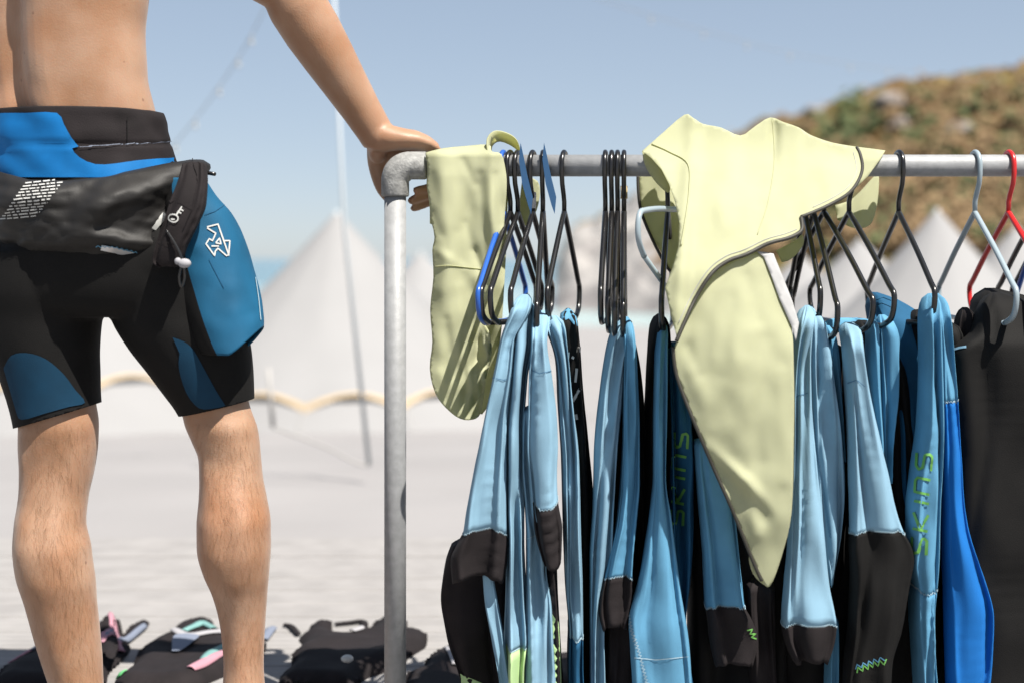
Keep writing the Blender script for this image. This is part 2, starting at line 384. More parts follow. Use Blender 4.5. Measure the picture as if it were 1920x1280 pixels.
# ------------------------------------------------------------------ tents
def tent(px, py, d, base_py, rad, label, nseg=14, wall=.55):
    a = P(px, py, d); bz = CZ + (485 - base_py) * d / F
    root = empty('bell_tent', (a.x, d, bz), label, 'tent', 'white bell tents on the beach')
    H = a.z - bz; NA = nseg * 6; NR = 14; V = []; ez = bz + wall * 1.0
    for i in range(NR + 1):
        t = i / NR
        for j in range(NA):
            th = 2 * math.pi * j / NA; ph = (j % 6) / 6.0; sag = math.sin(ph * math.pi)
            r = .05 + (rad - .05) * (t - .05 * math.sin(t * math.pi)) * (1 - .035 * sag * t)
            z = a.z + (ez - a.z) * t + sag * .16 * t ** 4 - .02 * sag * t
            V.append((a.x + r * math.cos(th + .2), d + r * math.sin(th + .2), z))
    obj('canopy', V, loft_faces(NR + 1, NA, False), M['canvas'], root)
    # valance hanging from the eave, scalloped
    V2 = []
    for j in range(NA):
        V2.append(Vector(V[NR * NA + j]))
    low = []
    for j in range(NA):
        p = V2[j]; sag = math.sin((j % 6) / 6.0 * math.pi); q = Vector((a.x, d, p.z)).lerp(p, 1.012)
        low.append(q + Vector((0, 0, -.03 - .06 * (1 - sag))))
    obj('valance', V2 + low, [(j, (j + 1) % NA, NA + (j + 1) % NA, NA + j) for j in range(NA)], M['tan'], root)
    rw = rad * .99
    W = [(a.x + rr_ * math.cos(2*math.pi*j/NA), d + rr_ * math.sin(2*math.pi*j/NA), zz) for zz, rr_ in ((ez + .02, rw * .985), (ez - .20, rw * 1.06), (bz - .25, rad * 1.32)) for j in range(NA)]
    obj('wall', W, loft_faces(3, NA, False), M['canvas'], root)
    v, f = tube([(a.x, d, bz), (a.x, d, a.z + .05)], .03); obj('centre_pole', v, f, M['pole'], root)
    for j in range(nseg):
        th = 2 * math.pi * j / nseg + .2
        p0 = Vector((a.x + rad * math.cos(th), d + rad * math.sin(th), ez)); p1 = Vector((a.x + (rad + 1.2) * math.cos(th), d + (rad + 1.2) * math.sin(th), bz - .05))
        v, f = tube([p0, p1], .008, 5); obj('guy_rope', v, f, M['rope'], root)
    return root
tent(632, 402, 20, 796, 2.62, 'large white bell tent with tall peak behind the man and steel post')
tent(668, 452, 25, 720, 2.5, 'white bell tent whose peak shows just right of the tallest one')
tent(110, 395, 19, 775, 2.5, 'white bell tent mostly hidden behind the man, seen between his legs')
tent(789, 476, 31, 690, 2.5, 'small distant white tent peak right of the steel post')
tent(1757, 398, 21, 770, 2.4, 'white bell tent with sharp peak behind the hangers at the right')
tent(1612, 452, 29, 700, 2.7, 'white bell tent behind the hangers right of the large yellow vest')
tent(1905, 430, 26, 720, 2.6, 'white bell tent behind the red hanger at the right edge')
tent(1500, 478, 33, 690, 2.6, 'far white bell tent behind the large yellow vest')

# flag pole, rope barrier, string lights
d = 7.6
o = tag(obj('slim_pole', *tube([P(624, -60, d), P(645, 420, d), P(692, 872, d)], [.008, .010, .012], 10), M['pole']), 'slim pale pole leaning slightly behind the forearm and tents', 'pole')
rb = empty('rope_barrier', G(690, 872, -.3), 'low rope barrier with short stake in front of the big tent', 'barrier')
zz = -.30
v, f = tube([P(503, 690, 7.9), P(512, 800, 7.9)], .012); obj('stake', v, f, M['rope'], rb)
v, f = tube(smooth_path([P(512, 800, 7.9), P(560, 818, 7.8), P(620, 842, 7.7), P(665, 866, 7.6), P(692, 872, 7.6)]), .007, 6); obj('rope', v, f, M['rope'], rb)
def lights(pts, d0, d1, bulbs, label):
    root = empty('string_lights', P(*pts[0], d0), label, 'string lights')
    pp = smooth_path([P(x, y, d0 + (d1 - d0) * i / (len(pts) - 1)) for i, (x, y) in enumerate(pts)], 10)
    v, f = tube(pp, .004, 6); obj('cable', v, f, M['wire'], root)
    for t in bulbs:
        p = pp[int(t * (len(pp) - 1))]
        v, f = tube([p, p + Vector((0, 0, -.03))], .008, 8); s = obj('bulb_holder', v, f, M['wire'], root)
        r = [.005, .010, .012, .010, .003]; v, f = tube([p + Vector((0, 0, -.03 - .010 * i)) for i in range(5)], r, 10); obj('bulb', v, f, M['bulb'], s)
lights([(560, -130), (485, 40), (420, 150), (330, 268), (250, 350)], 9, 9.5, (.30, .42, .54, .66, .75), 'faint cable of bulbs rising behind the man to the arm')
lights([(1000, -60), (1130, 0), (1320, 58), (1520, 108), (1700, 135), (1850, 150)], 10, 16, (.30, .40, .48, .58, .68, .77), 'cable of bulbs sagging across the sky to the headland')

# ------------------------------------------------------------------ steel rail
RD = F / 1000.0; RR = .0205
rail = empty('clothes_rail', P(741, 1385, RD), 'galvanised steel pipe clothes rail with cast elbow at its left end', 'clothes rail')
zr = P(0, 311, RD).z; x0 = P(741, 0, RD).x
v, f = tube([(x0 + .05, RD, zr), (x0 + 1.0, RD, zr), (1.42, RD, zr)], RR, 32); obj('rail_pipe', v, f, M['galv'], rail)
for xx, nm in ((x0, 1), (1.46, 0)):
    v, f = tube([(xx, RD, .0), (xx, RD, .5), (xx, RD, zr - .05)], RR, 32); obj('post', v, f, M['galv'], rail)
    s = 1 if nm else -1
    c = []
    for i in range(13):
        a = i / 12 * math.pi / 2; c.append((xx + s * (.030 - .030 * math.cos(a)), RD, zr - .030 + .030 * math.sin(a)))
    path = [(xx, RD, zr - .058), (xx, RD, zr - .055)] + c + [(xx + s * .056, RD, zr), (xx + s * .059, RD, zr)]
    rr = [.0245, .0262] + [.0262 + .0015 * math.sin(i / 12 * math.pi) for i in range(13)] + [.0262, .0245]
    v, f = tube(path, rr, 32); e = obj('elbow_fitting', v, f, M['cast'], rail)
    v, f = tube([(xx, RD - .0255, zr - .040), (xx, RD - .0275, zr - .040)], .0045, 10); 
    v2, f2 = tube([(xx, RD, .0), (xx, RD, .006), (xx, RD, .007), (xx, RD, .055)], [.05, .05, .026, .0255], 24); obj('foot_flange', v2, f2, M['cast'], rail)
v, f = tube([(1.09 + .02 * 0, RD, zr - RR - .0005), (1.09, RD, zr - RR - .006)], .004, 8)

# ------------------------------------------------------------------ hangers
hg_n = 0
def hanger(hx, near_px, mt, label, half=.19, drop=.125, roll=0, band=None, dy=0, scale=1.0):
    X0 = (hx - 960) * RD / F; best = None
    for a in np.linspace(-50, 50, 401):
        ca, sa = math.cos(R(a)), math.sin(R(a)); q = 960 + (X0 + half * sa) * F / (RD - half * ca)
        if best is None or abs(q - near_px) < best[0]: best = (abs(q - near_px), a)
    a = R(best[1]); ux = Vector((math.sin(a), -math.cos(a), 0))        # u axis points to the camera side
    org = Vector((X0, RD, zr)); root = empty('coat_hanger', org, label, 'hanger', 'plastic coat hangers on the rail')
    r0 = .0046; ht = RR + r0 + .0005
    cr, sr = math.cos(R(roll)), math.sin(R(roll))
    def W(u, vv, rolled=True):
        if rolled: u, vv = u * cr - vv * sr, u * sr + vv * cr
        return org + ux * u + Vector((0, 0, vv))
    hk = [W(-ht * 1.05, -.016), W(-ht * 1.05, -.008)] + [W(-ht * math.cos(t), ht * math.sin(t)) for t in np.linspace(0, math.pi, 14)] + [W(ht * 1.0, -.016), W(ht * .8, -.035), W(.006, -.056), W(0, -.068), W(0, -.092)]
    # hooked over from the back, its stem comes down in front
    v, f = tube(hk, r0, 10); hko = obj('hook', v, f, mt, root)
    s = scale
    def arm(sg):
        return [W(0, -.088), W(sg * .018, -.100), W(sg * half * .55 * s, -.100 - (drop - .012) * .55), W(sg * half * .9 * s, -.09 - drop), W(sg * half * s, -.105 - drop), W(sg * half * s, -.128 - drop), W(sg * half * .93 * s, -.150 - drop), W(sg * half * .75 * s, -.163 - drop)]
    loop = arm(-1)[::-1] + arm(1)
    path = smooth_path(loop[:7] + [W(0, -.088)] + loop[9:], 4) if False else smooth_path(loop, 4)
    v, f = tube(path, .0052, 8); obj('shoulder_frame', v, f, mt, root)
    v, f = tube([loop[0], W(0, -.166 - drop), loop[-1]], .0048, 8); obj('crossbar', v, f, mt, root)
    if band:
        z0, z1, bm_ = band
        v, f = tube([W(.001, z0), W(.001, z1)], .0068, 12); obj('tape_band', v, f, bm_, hko)
    return root
HB = M['plastic_black']
hanger(944, 897, M['plastic_blue'], 'blue plastic hanger beside the small yellow shirt')
hanger(957, 902, HB, 'black hanger right after the blue one at the left')
hanger(971, 920, HB, 'second black hanger from the small yellow shirt')
hanger(999, 958, HB, 'black hanger with white tape on its neck', band=(-.05, -.08, M['tape_white']))
hanger(1018, 1006, HB, 'black hanger beside the pointed blue divider', drop=.15)
hanger(1058, 1026, HB, 'black hanger standing apart before the bunch of four', half=.165)
hanger(1135, 1126, HB, 'leftmost black hanger in the bunch of four', half=.17)
hanger(1147, 1140, HB, 'second black hanger in the bunch of four', half=.17, drop=.14)
hanger(1158, 1153, HB, 'third black hanger in the bunch of four', drop=.15)
hanger(1170, 1168, HB, 'black hanger with tan tape, rightmost in the bunch of four', drop=.15, band=(-.038, -.062, M['tape_tan']))
hanger(1252, 1240, HB, 'black hanger under the left side of the large yellow vest', drop=.14)
hanger(1288, 1222, M['plastic_grey'], 'grey hanger tilted up under the large yellow vest', roll=24, half=.20, drop=.09)
hanger(1508, 1538, HB, 'black hanger at the left of the cluster right of the yellow vest', half=.15)
hanger(1525, 1570, HB, 'black hanger second in the cluster right of the yellow vest', drop=.15)
hanger(1545, 1636, HB, 'black hanger with long arm slanting right from under the yellow vest', drop=.14)
hanger(1592, 1676, HB, 'black hanger whose neck crosses the pale underside of the yellow vest', drop=.13)
hanger(1685, 1752, HB, 'black hanger alone on the bare rail right of the yellow vest')
hanger(1828, 1905, M['plastic_grey'], 'light grey hanger on the bare rail near the right end')
hanger(1891, 1975, M['plastic_red'], 'red plastic hanger near the right edge')
hanger(1945, 2030, HB, 'black hanger at the right edge with its hook out of view', drop=.13)
hanger(1978, 2070, HB, 'further black hanger at the right edge behind the red one', drop=.13)
hanger(1962, 2040, M['plastic_blue'], 'blue plastic hanger low at the right edge above the black suits', drop=.17)
# blue size dividers hung on the rail
def divider(px, label, py1=405, w=12):
    X0 = (px - 960) * RD / F; V = []
    pts = [(px - 9, 268), (px - 4, 290), (px + 4, 330), (px + 14, 370), (px + 11, 402), (px + 5, 385), (px - 6, 345), (px - 12, 300)]
    o = tag(obj('size_divider', [P(x, y, RD - .03 + .0005 * (y - 300) * .2) for x, y in pts], [tuple(range(8))], M['divider'], smooth=False), label, 'divider')
    solid(o, .003); return o
divider(985, 'dull blue plastic divider wedged among the left black hangers')
divider(1029, 'pointed blue plastic divider over the rail between black hangers')

# ------------------------------------------------------------------ hanging garments
def garment_loft(name, keys, mt, parent, d, hd, fold=.12, seed=0, n=56, nr=64, sq=3.2, foldk=5, caps=True, splits=(), bow=0, dome=None):
    """keys: (py, xl, xr[, d, hd]) down the cloth, at real depth; splits: (py, name, material) where other cloth is sewn on"""
    ys = [k[0] for k in keys]; yq = np.linspace(ys[0], ys[-1], nr)
    for sp_ in splits: yq[np.abs(yq - sp_[0]).argmin()] = sp_[0]
    xl = pchip(ys, [k[1] for k in keys], yq); xr = pchip(ys, [k[2] for k in keys], yq)
    dd = pchip(ys, [(k[3] if len(k) > 3 else d) for k in keys], yq); hh = pchip(ys, [(k[4] if len(k) > 4 else hd) for k in keys], yq)
    if dome is None: dome = 26 if ys[0] < 720 else 12
    V = []; rg = random.Random(seed); ph = [rg.uniform(0, 6.28) for _ in range(6)]; L = ys[-1] - ys[0]
    grooves = [(1.5 * math.pi + rg.uniform(-.75, .75), rg.uniform(.14, .24), rg.uniform(.25, .5) * min(1, fold * 4.5), rg.uniform(3, 8)) for _ in range(2)]
    for i in range(nr):
        s_ = min(1, (yq[i] - ys[0]) / dome) if dome else 1; s_ = math.sqrt(max(.012, 1 - (1 - s_) ** 2))
        c = (xl[i] + xr[i]) / 2; hw = (xr[i] - xl[i]) / 2 * dd[i] / F * (.35 + .65 * s_); cc = P(c, yq[i], dd[i]); u = (yq[i] - ys[0]) / 1000.0
        bw = bow * dd[i] / F * min(1, (yq[i] - ys[0]) / (.5 * L + 1))
        for j in range(n):
            th = 2 * math.pi * j / n; ct, st = math.cos(th), math.sin(th)
            e = 2 / sq; x = math.copysign(abs(ct) ** e, ct); y = math.copysign(abs(st) ** e, st)
            wob = fold * (math.sin(foldk * th + ph[0] + 1.6 * math.sin(u * 9 + ph[1])) * .5 + nz(ct * 1.2, st * 1.2, u * 6 + seed, 1.4))
            wob += fold * .55 * math.sin(2 * th + ph[2] + u * 11) * nz(u * 7, seed, 2.0)
            for ga, gw, gd_, gs in grooves:
                dq = (th - ga - .35 * math.sin(u * gs + ph[4]) + math.pi) % (2 * math.pi) - math.pi; wob -= gd_ * math.exp(-(dq / gw) ** 2) * min(1, u * 9)
            k = 1 + wob * (abs(st) ** .8)            # folds run down the faces, the outline stays
            cr = fold * .06 * nz(ct * 2, u * 16, seed + st * 2, 1.5)
            tuck = .0022 * min(1, fold * 3.5) ** 2 * math.sin(u * 260 + ct * 2.4 + ph[3]) * max(0, nz(u * 5, ct, seed + 9.0, 1.3)) * 2
            V.append((cc.x + hw * x * (1 + cr), cc.y + hh[i] * s_ * y * k * .9 + tuck * st + .006 * nz(cc.x * 9, th * 2, cc.z * 9 + seed, 1), cc.z + bw * (1 - ct * ct) + .004 * s_ * nz(ct * 3, st * 3, u * 20 + seed)))
    cuts = [0] + [int(np.abs(yq - q[0]).argmin()) for q in splits] + [nr - 1]; nm = [name] + [q[1] for q in splits]; ms = [mt] + [q[2] for q in splits]; out = []
    for k in range(len(nm)):
        a, b_ = cuts[k], cuts[k + 1]
        o = obj(nm[k], V[a * n:(b_ + 1) * n], loft_faces(b_ - a + 1, n, caps, True), ms[k], parent); out.append(o)
        if k:                                      # zigzag stitching round the join
            ring = [Vector(v) for v in V[a * n:(a + 1) * n]]; cm = sum(ring, Vector()) / n; pp = []; sg = 1
            for q in range(n):
                p0, p1 = ring[q], ring[(q + 1) % n]; m_ = max(1, int((p1 - p0).length / .0022))
                for t_ in range(m_):
                    p = p0.lerp(p1, t_ / m_); w_ = (p - cm); w_.z = 0
                    pp.append(p + w_.normalized() * .0006 + Vector((0, 0, .0017 * sg))); sg = -sg
            v_, f_ = tube(pp, .00055, 4, True); obj('seam', v_, f_, M['stitch_blue'] if 'blue' in ms[k-1].name else M['stitch_dark'], o)
    return out[0] if len(out) == 1 else out
def bvh_of(objs):
    V = []; Fc = []
    for o in objs:
        mw = o.matrix_world if o.parent is None else (Matrix.Translation(o.parent.location) @ o.matrix_parent_inverse @ o.matrix_basis if o.parent.parent is None else o.matrix_basis)
        b = len(V); V += [mw @ v.co for v in o.data.vertices]; Fc += [tuple(i + b for i in p.vertices) for p in o.data.polygons]
    return BVHTree.FromPolygons(V, Fc)
EYE = Vector((0, 0, CZ))
def cast(b, px, py, off):
    dr = (P(px, py, 2.5) - EYE).normalized(); h = b.ray_cast(EYE, dr)
    if h[0] is None: return None
    nn = h[1] if h[1].dot(dr) < 0 else -h[1]
    return h[0] + nn * off
def ribbon(name, pts, wd, b, mt, parent, off=.0012, step=3.0):
    """flat print or stitch line laid on a real surface"""
    pts = [Vector((x, y)) for x, y in pts]; q = []
    for i in range(len(pts) - 1):
        k = max(1, int((pts[i+1] - pts[i]).length / step))
        for s in range(k): q.append(pts[i].lerp(pts[i+1], s / k))
    q.append(pts[-1]); V = []; Fc = []; prev = None
    for i, p in enumerate(q):
        t = (q[min(i+1, len(q)-1)] - q[max(i-1, 0)]); t.normalize(); nn = Vector((-t.y, t.x)) * wd / 2
        a = cast(b, p.x + nn.x, p.y + nn.y, off); c = cast(b, p.x - nn.x, p.y - nn.y, off)
        if a is None or c is None: prev = None; continue
        if (a - c).length > .06: prev = None; continue
        o = len(V); V += [a, c]
        if prev is not None and (Vector(V[prev]) - a).length < .05: Fc.append((prev, prev + 1, o + 1, o))
        prev = o
    return V, Fc
def ribbons(name, strokes, wd, b, mt, parent, off=.0012, step=3.0):
    ps = [ribbon('', s, wd, b, mt, parent, off, step) for s in strokes]; ps = [p for p in ps if p[1]]
    if not ps: return None
    return obj(name, *join(*ps), mt, parent)
def panel(name, poly, b, mt, parent, off=.0015, step=9):
    pts, tr = fill(poly, step); V = []; ok = []
    for x, y in pts:
        c = cast(b, x, y, off); ok.append(c is not None); V.append(c if c is not None else Vector((0, 0, 0)))
    Fc = [t for t in tr if all(ok[i] for i in t) and max((V[t[0]] - V[t[1]]).length, (V[t[1]] - V[t[2]]).length, (V[t[0]] - V[t[2]]).length) < .09]
    used = sorted({i for t in Fc for i in t}); mp = {u: k for k, u in enumerate(used)}
    return obj(name, [V[u] for u in used], [tuple(mp[i] for i in t) for t in Fc], mt, parent)
M['stitch_blue'] = mat('pale_blue_thread', (.26, .36, .42), .7)
M['thigh'] = mat('shaded_thigh_blue_neoprene', (.002, .026, .055), .75, spec=.2, bump=.25, bscale=900, var=.12, vscale=16)  # blue darkened: shade below the buttocks is put into the colour
M['stitch_dark'] = mat('dark_blue_thread', (.05, .13, .22), .7)
def zig(pts, amp=3.0, step=3.2):
    pts = [Vector((x, y)) for x, y in pts]; out = []; s = 1
    for i in range(len(pts) - 1):
        L = (pts[i+1] - pts[i]).length; k = max(1, int(L / step)); t = (pts[i+1] - pts[i]).normalized(); nn = Vector((-t.y, t.x))
        for q in range(k): out.append(tuple(pts[i].lerp(pts[i+1], q / k) + nn * amp * s)); s = -s
    return out
def suit(px, py, d, label):
    return empty('hanging_wetsuit', P(px, py, d), label, 'wetsuit', 'wetsuits hanging on the rail')
NB = 2.50      # depth of the near shoulders
GL = garment_loft

# A: leftmost
A = suit(960, 1300, 2.55, 'pale blue wetsuit with dark cuff, leftmost on the rail')
a1, a2 = GL('sleeve', [(552, 968, 1002, 2.56), (585, 956, 994), (640, 938, 966), (700, 926, 962), (800, 905, 951), (900, 885, 950), (960, 874, 950), (1000, 868, 951), (1022, 856, 952), (1050, 845, 951), (1090, 848, 944)], M['blue_light'], A, NB, .045, .25, 1, splits=[(1000, 'cuff', M['black_warm'])], bow=14)
GL('torso', [(562, 966, 1006), (640, 950, 1002), (700, 950, 990), (800, 946, 984), (900, 946, 984), (1000, 950, 983), (1100, 948, 987), (1185, 945, 992), (1240, 944, 986), (1345, 946, 984)], M['blue_light'], A, 2.57, .10, .35, 3, foldk=7, splits=[(1192, 'lower_leg', M['lime'])])
a5 = GL('leg', [(1010, 850, 950), (1050, 836, 952), (1120, 827, 950), (1190, 838, 948), (1270, 862, 946), (1350, 880, 950)], M['black_warm'], A, 2.645, .045, .2, 5)
GL('side_stripe', [(1062, 904, 922), (1120, 908, 932), (1200, 922, 946), (1290, 938, 960), (1350, 945, 968)], M['blue_light'], A, 2.50, .012, .05, 6, nr=30)
b = bvh_of([a1])
ribbons('seam', [[(924, 708), (945, 712), (960, 706)]], 1.8, b, M['stitch_dark'], A)
b = bvh_of([a5]); panel('hem_patch', [(862, 1262), (905, 1280), (950, 1300), (950, 1345), (880, 1345)], b, M['lime'], A)

# B
B = suit(1010, 1300, 2.55, 'pale blue wetsuit with short slanted sleeve, second from the left')
b1, b2 = GL('sleeve', [(582, 996, 1036, 2.54), (640, 996, 1026), (700, 992, 1034), (770, 990, 1043), (830, 988, 1046), (890, 994, 1044), (935, 998, 1046), (990, 1002, 1054), (1045, 1016, 1052)], M['blue_light'], B, 2.49, .04, .28, 11, splits=[(932, 'cuff', M['black_warm'])], bow=-16)
GL('torso', [(592, 1012, 1058), (680, 1042, 1066), (760, 1046, 1074), (850, 1052, 1084), (1000, 1056, 1088), (1100, 1060, 1091), (1175, 1066, 1092), (1230, 1064, 1092), (1350, 1066, 1100)], M['blue_light'], B, 2.56, .09, .3, 13, foldk=7, splits=[(1178, 'lower_leg', M['blue_deep'])])
b4 = GL('front_panel', [(760, 980, 1008), (860, 977, 1006), (950, 984, 1010), (1000, 986, 1030), (1060, 986, 1024), (1130, 985, 1034), (1200, 984, 1038), (1350, 984, 1048)], M['blue_light'], B, 2.53, .05, .3, 15)
b5 = GL('side_panel', [(930, 1010, 1046), (1050, 1016, 1044), (1150, 1020, 1048), (1350, 1020, 1062)], M['black_warm'], B, 2.56, .06, .2, 16)
b = bvh_of([b5]); panel('lime_patch', [(1036, 1150), (1046, 1165), (1050, 1230), (1052, 1345), (1036, 1345)], b, M['lime'], B)
b = bvh_of([b1, b4]); ribbons('seam', [[(984, 1012), (1005, 1002), (1018, 994)]], 1.6, b, M['stitch_blue'], B)
ribbons('seam', [[(990, 690), (1012, 700), (1036, 694)]], 1.6, b, M['stitch_dark'], B)

# C
C = suit(1072, 1300, 2.66, 'dark wetsuit with blue shoulder and white dash print, third from the left')
c1 = GL('torso', [(578, 1058, 1072), (592, 1050, 1080), (640, 1050, 1086), (720, 1056, 1092), (820, 1062, 1102), (950, 1066, 1112), (1100, 1068, 1112), (1350, 1070, 1118)], M['black'], C, 2.64, .08, .2, 21)
b = bvh_of([c1]); panel('shoulder_panel', [(1052, 588), (1066, 579), (1078, 588), (1082, 612), (1066, 598), (1050, 606)], b, M['blue_mid'], C, step=5)
ribbons('dash_print', [[(1066, 660), (1064, 690)], [(1082, 690), (1079, 716)], [(1070, 715), (1069, 730)], [(1076, 748), (1088, 728)], [(1074, 752), (1080, 742)], [(1080, 776), (1082, 786)], [(1086, 640), (1085, 660)], [(1073, 672), (1076, 668)]], 5, b, M['white_print'], C)

# D
D = suit(1160, 1300, 2.56, 'blue wetsuit with black cuff, below the bunch of four hangers')
d1 = GL('torso', [(598, 1160, 1178, 2.56), (625, 1145, 1182), (680, 1133, 1172), (760, 1122, 1164), (850, 1114, 1156), (950, 1112, 1150), (1050, 1106, 1146), (1120, 1106, 1138), (1180, 1106, 1132), (1350, 1106, 1138)], M['blue_light'], D, 2.55, .06, .3, 31, foldk=6)
d2, d3 = GL('sleeve', [(594, 1162, 1184, 2.56), (640, 1168, 1190), (700, 1168, 1194), (800, 1168, 1198), (900, 1164, 1198), (980, 1156, 1192), (1050, 1140, 1186), (1082, 1132, 1185), (1110, 1125, 1186), (1140, 1122, 1184), (1176, 1128, 1174)], M['blue_mid'], D, 2.52, .05, .25, 32, splits=[(1082, 'cuff', M['black_warm'])], bow=10)
GL('back_panel', [(620, 1168, 1186), (700, 1160, 1200), (850, 1140, 1212), (1000, 1130, 1215), (1350, 1120, 1220)], M['black'], D, 2.62, .08, .25, 34)
d5 = GL('leg', [(1110, 1140, 1200), (1180, 1136, 1206), (1350, 1134, 1214)], M['black_warm'], D, 2.57, .055, .2, 35, nr=30)

# E
E = suit(1240, 1300, 2.56, 'wetsuit with lime SKINS lettering beside the tail of the large yellow vest')
e0 = GL('shoulder_panel', [(588, 1228, 1246, 2.56), (620, 1220, 1252), (700, 1214, 1256), (800, 1210, 1262), (900, 1208, 1262), (1000, 1204, 1262), (1100, 1190, 1262)], M['black'], E, 2.59, .09, .25, 41)
e1 = GL('sleeve', [(600, 1232, 1250, 2.55), (700, 1228, 1250), (800, 1226, 1248), (890, 1226, 1246), (960, 1219, 1256), (1020, 1210, 1264), (1100, 1195, 1275), (1160, 1179, 1285), (1220, 1182, 1292), (1350, 1192, 1300)], M['blue_mid'], E, 2.49, .045, .2, 42)
e2 = GL('torso', [(640, 1246, 1276), (760, 1250, 1290), (860, 1250, 1296), (960, 1250, 1296), (1080, 1252, 1290), (1150, 1256, 1282), (1350, 1256, 1310)], M['blue_deep'], E, 2.56, .08, .2, 43)
b = bvh_of([e1]); ribbons('seam', [zig([(1179, 1150), (1186, 1185), (1202, 1235), (1216, 1290)]), [(1190, 1232), (1230, 1236), (1290, 1230)]], 1.6, b, M['stitch_blue'], E)

# F
Fs = suit(1370, 1300, 2.57, 'dark wetsuit hanging behind the tail of the large yellow vest')
GL('torso', [(600, 1270, 1400), (800, 1276, 1440), (1000, 1290, 1470), (1350, 1290, 1472)], M['black'], Fs, 2.62, .08, .25, 51)
f2, f3 = GL('sleeve', [(820, 1300, 1360), (950, 1310, 1375), (1040, 1318, 1384), (1100, 1320, 1390), (1136, 1322, 1395), (1160, 1326, 1408), (1195, 1330, 1420), (1245, 1340, 1408)], M['blue_mid'], Fs, 2.50, .045, .2, 52, splits=[(1136, 'cuff', M['black_warm'])], bow=10)
GL('leg', [(1080, 1396, 1448), (1180, 1400, 1450), (1350, 1404, 1456)], M['black_warm'], Fs, 2.56, .05, .2, 54, nr=24)
b = bvh_of([f2, f3]); 
ribbons('zigzag_print', [zig([(1404, 1178), (1412, 1188), (1414, 1202)], 4, 4)], 2.2, b, M['lime_print'], Fs)

# G
Gs = suit(1520, 1300, 2.57, 'pale blue wetsuit with flared sleeve right of the yellow tail')
g1, g3 = GL('sleeve', [(572, 1502, 1530, 2.54), (610, 1494, 1522), (680, 1484, 1516), (760, 1482, 1518), (880, 1482, 1528), (1000, 1480, 1542), (1100, 1472, 1553), (1170, 1467, 1565), (1195, 1470, 1562), (1240, 1488, 1548)], M['blue_light'], Gs, 2.49, .045, .2, 61, splits=[(1170, 'cuff', M['black_warm'])], bow=10)
g2 = GL('torso', [(585, 1512, 1538), (640, 1514, 1548), (720, 1516, 1560), (820, 1518, 1573), (900, 1522, 1578), (1000, 1530, 1569), (1086, 1544, 1552)], M['blue_light'], Gs, 2.55, .06, .2, 62)
GL('leg', [(640, 1520, 1580), (900, 1500, 1600), (1100, 1460, 1600), (1350, 1456, 1600)], M['black'], Gs, 2.62, .06, .2, 64)
GL('side_strip', [(610, 1542, 1560), (660, 1546, 1568), (760, 1556, 1576), (860, 1566, 1580)], M['blue_mid'], Gs, 2.58, .04, .2, 65, nr=24)
GL('lower_strip', [(1150, 1556, 1568), (1200, 1552, 1570), (1350, 1546, 1568)], M['blue_mid'], Gs, 2.54, .03, .1, 66, nr=20)
b = bvh_of([g1, g3]); ribbons('seam', [[(1484, 748), (1500, 740), (1516, 736)]], 1.8, b, M['stitch_dark'], Gs)
b = bvh_of([g2]); ribbons('seam', [zig([(1522, 760), (1532, 850), (1548, 940), (1558, 1010)], 2)], 1.5, b, M['stitch_dark'], Gs)

# H
H = suit(1640, 1300, 2.57, 'pale blue wetsuit with wide black forearm below the cluster of hangers')
h1, h2 = GL('sleeve', [(604, 1574, 1608, 2.54), (660, 1584, 1613), (720, 1588, 1622), (800, 1592, 1640), (900, 1594, 1664), (960, 1596, 1678), (998, 1595, 1692), (1022, 1593, 1706), (1045, 1594, 1710), (1090, 1596, 1700), (1180, 1592, 1684), (1240, 1586, 1668), (1350, 1580, 1664)], M['blue_light'], H, 2.49, .05, .2, 71, nr=90, splits=[(998, 'forearm', M['black'])], bow=10)
GL('torso', [(600, 1600, 1634), (700, 1610, 1690), (850, 1640, 1706), (1000, 1640, 1716), (1350, 1600, 1720)], M['black'], H, 2.62, .08, .2, 73)
GL('front_strip', [(596, 1626, 1642), (680, 1628, 1644), (780, 1636, 1648), (850, 1642, 1652)], M['blue_mid'], H, 2.54, .04, .2, 74, nr=24)
GL('side_strip', [(590, 1640, 1668), (640, 1644, 1682), (740, 1650, 1680), (840, 1652, 1668), (900, 1656, 1664)], M['blue_mid'], H, 2.56, .04, .2, 75, nr=24)
GL('collar', [(596, 1540, 1640, 2.66), (604, 1536, 1650, 2.66), (616, 1540, 1648, 2.66)], M['blue_mid'], H, 2.66, .015, .1, 76, nr=10)
b = bvh_of([h1, h2]); ribbons('seam', [[(1590, 718), (1606, 712), (1622, 724)]], 1.8, b, M['stitch_dark'], H)
ribbons('zigzag_print', [zig([(1606, 1256), (1640, 1244), (1668, 1238)], 5, 5)], 2.2, b, M['lime_print'], H)
ribbons('zigzag_print', [zig([(1604, 1250), (1640, 1238), (1664, 1232)], 4, 5)], 2.0, b, M['blue_mid'], H)

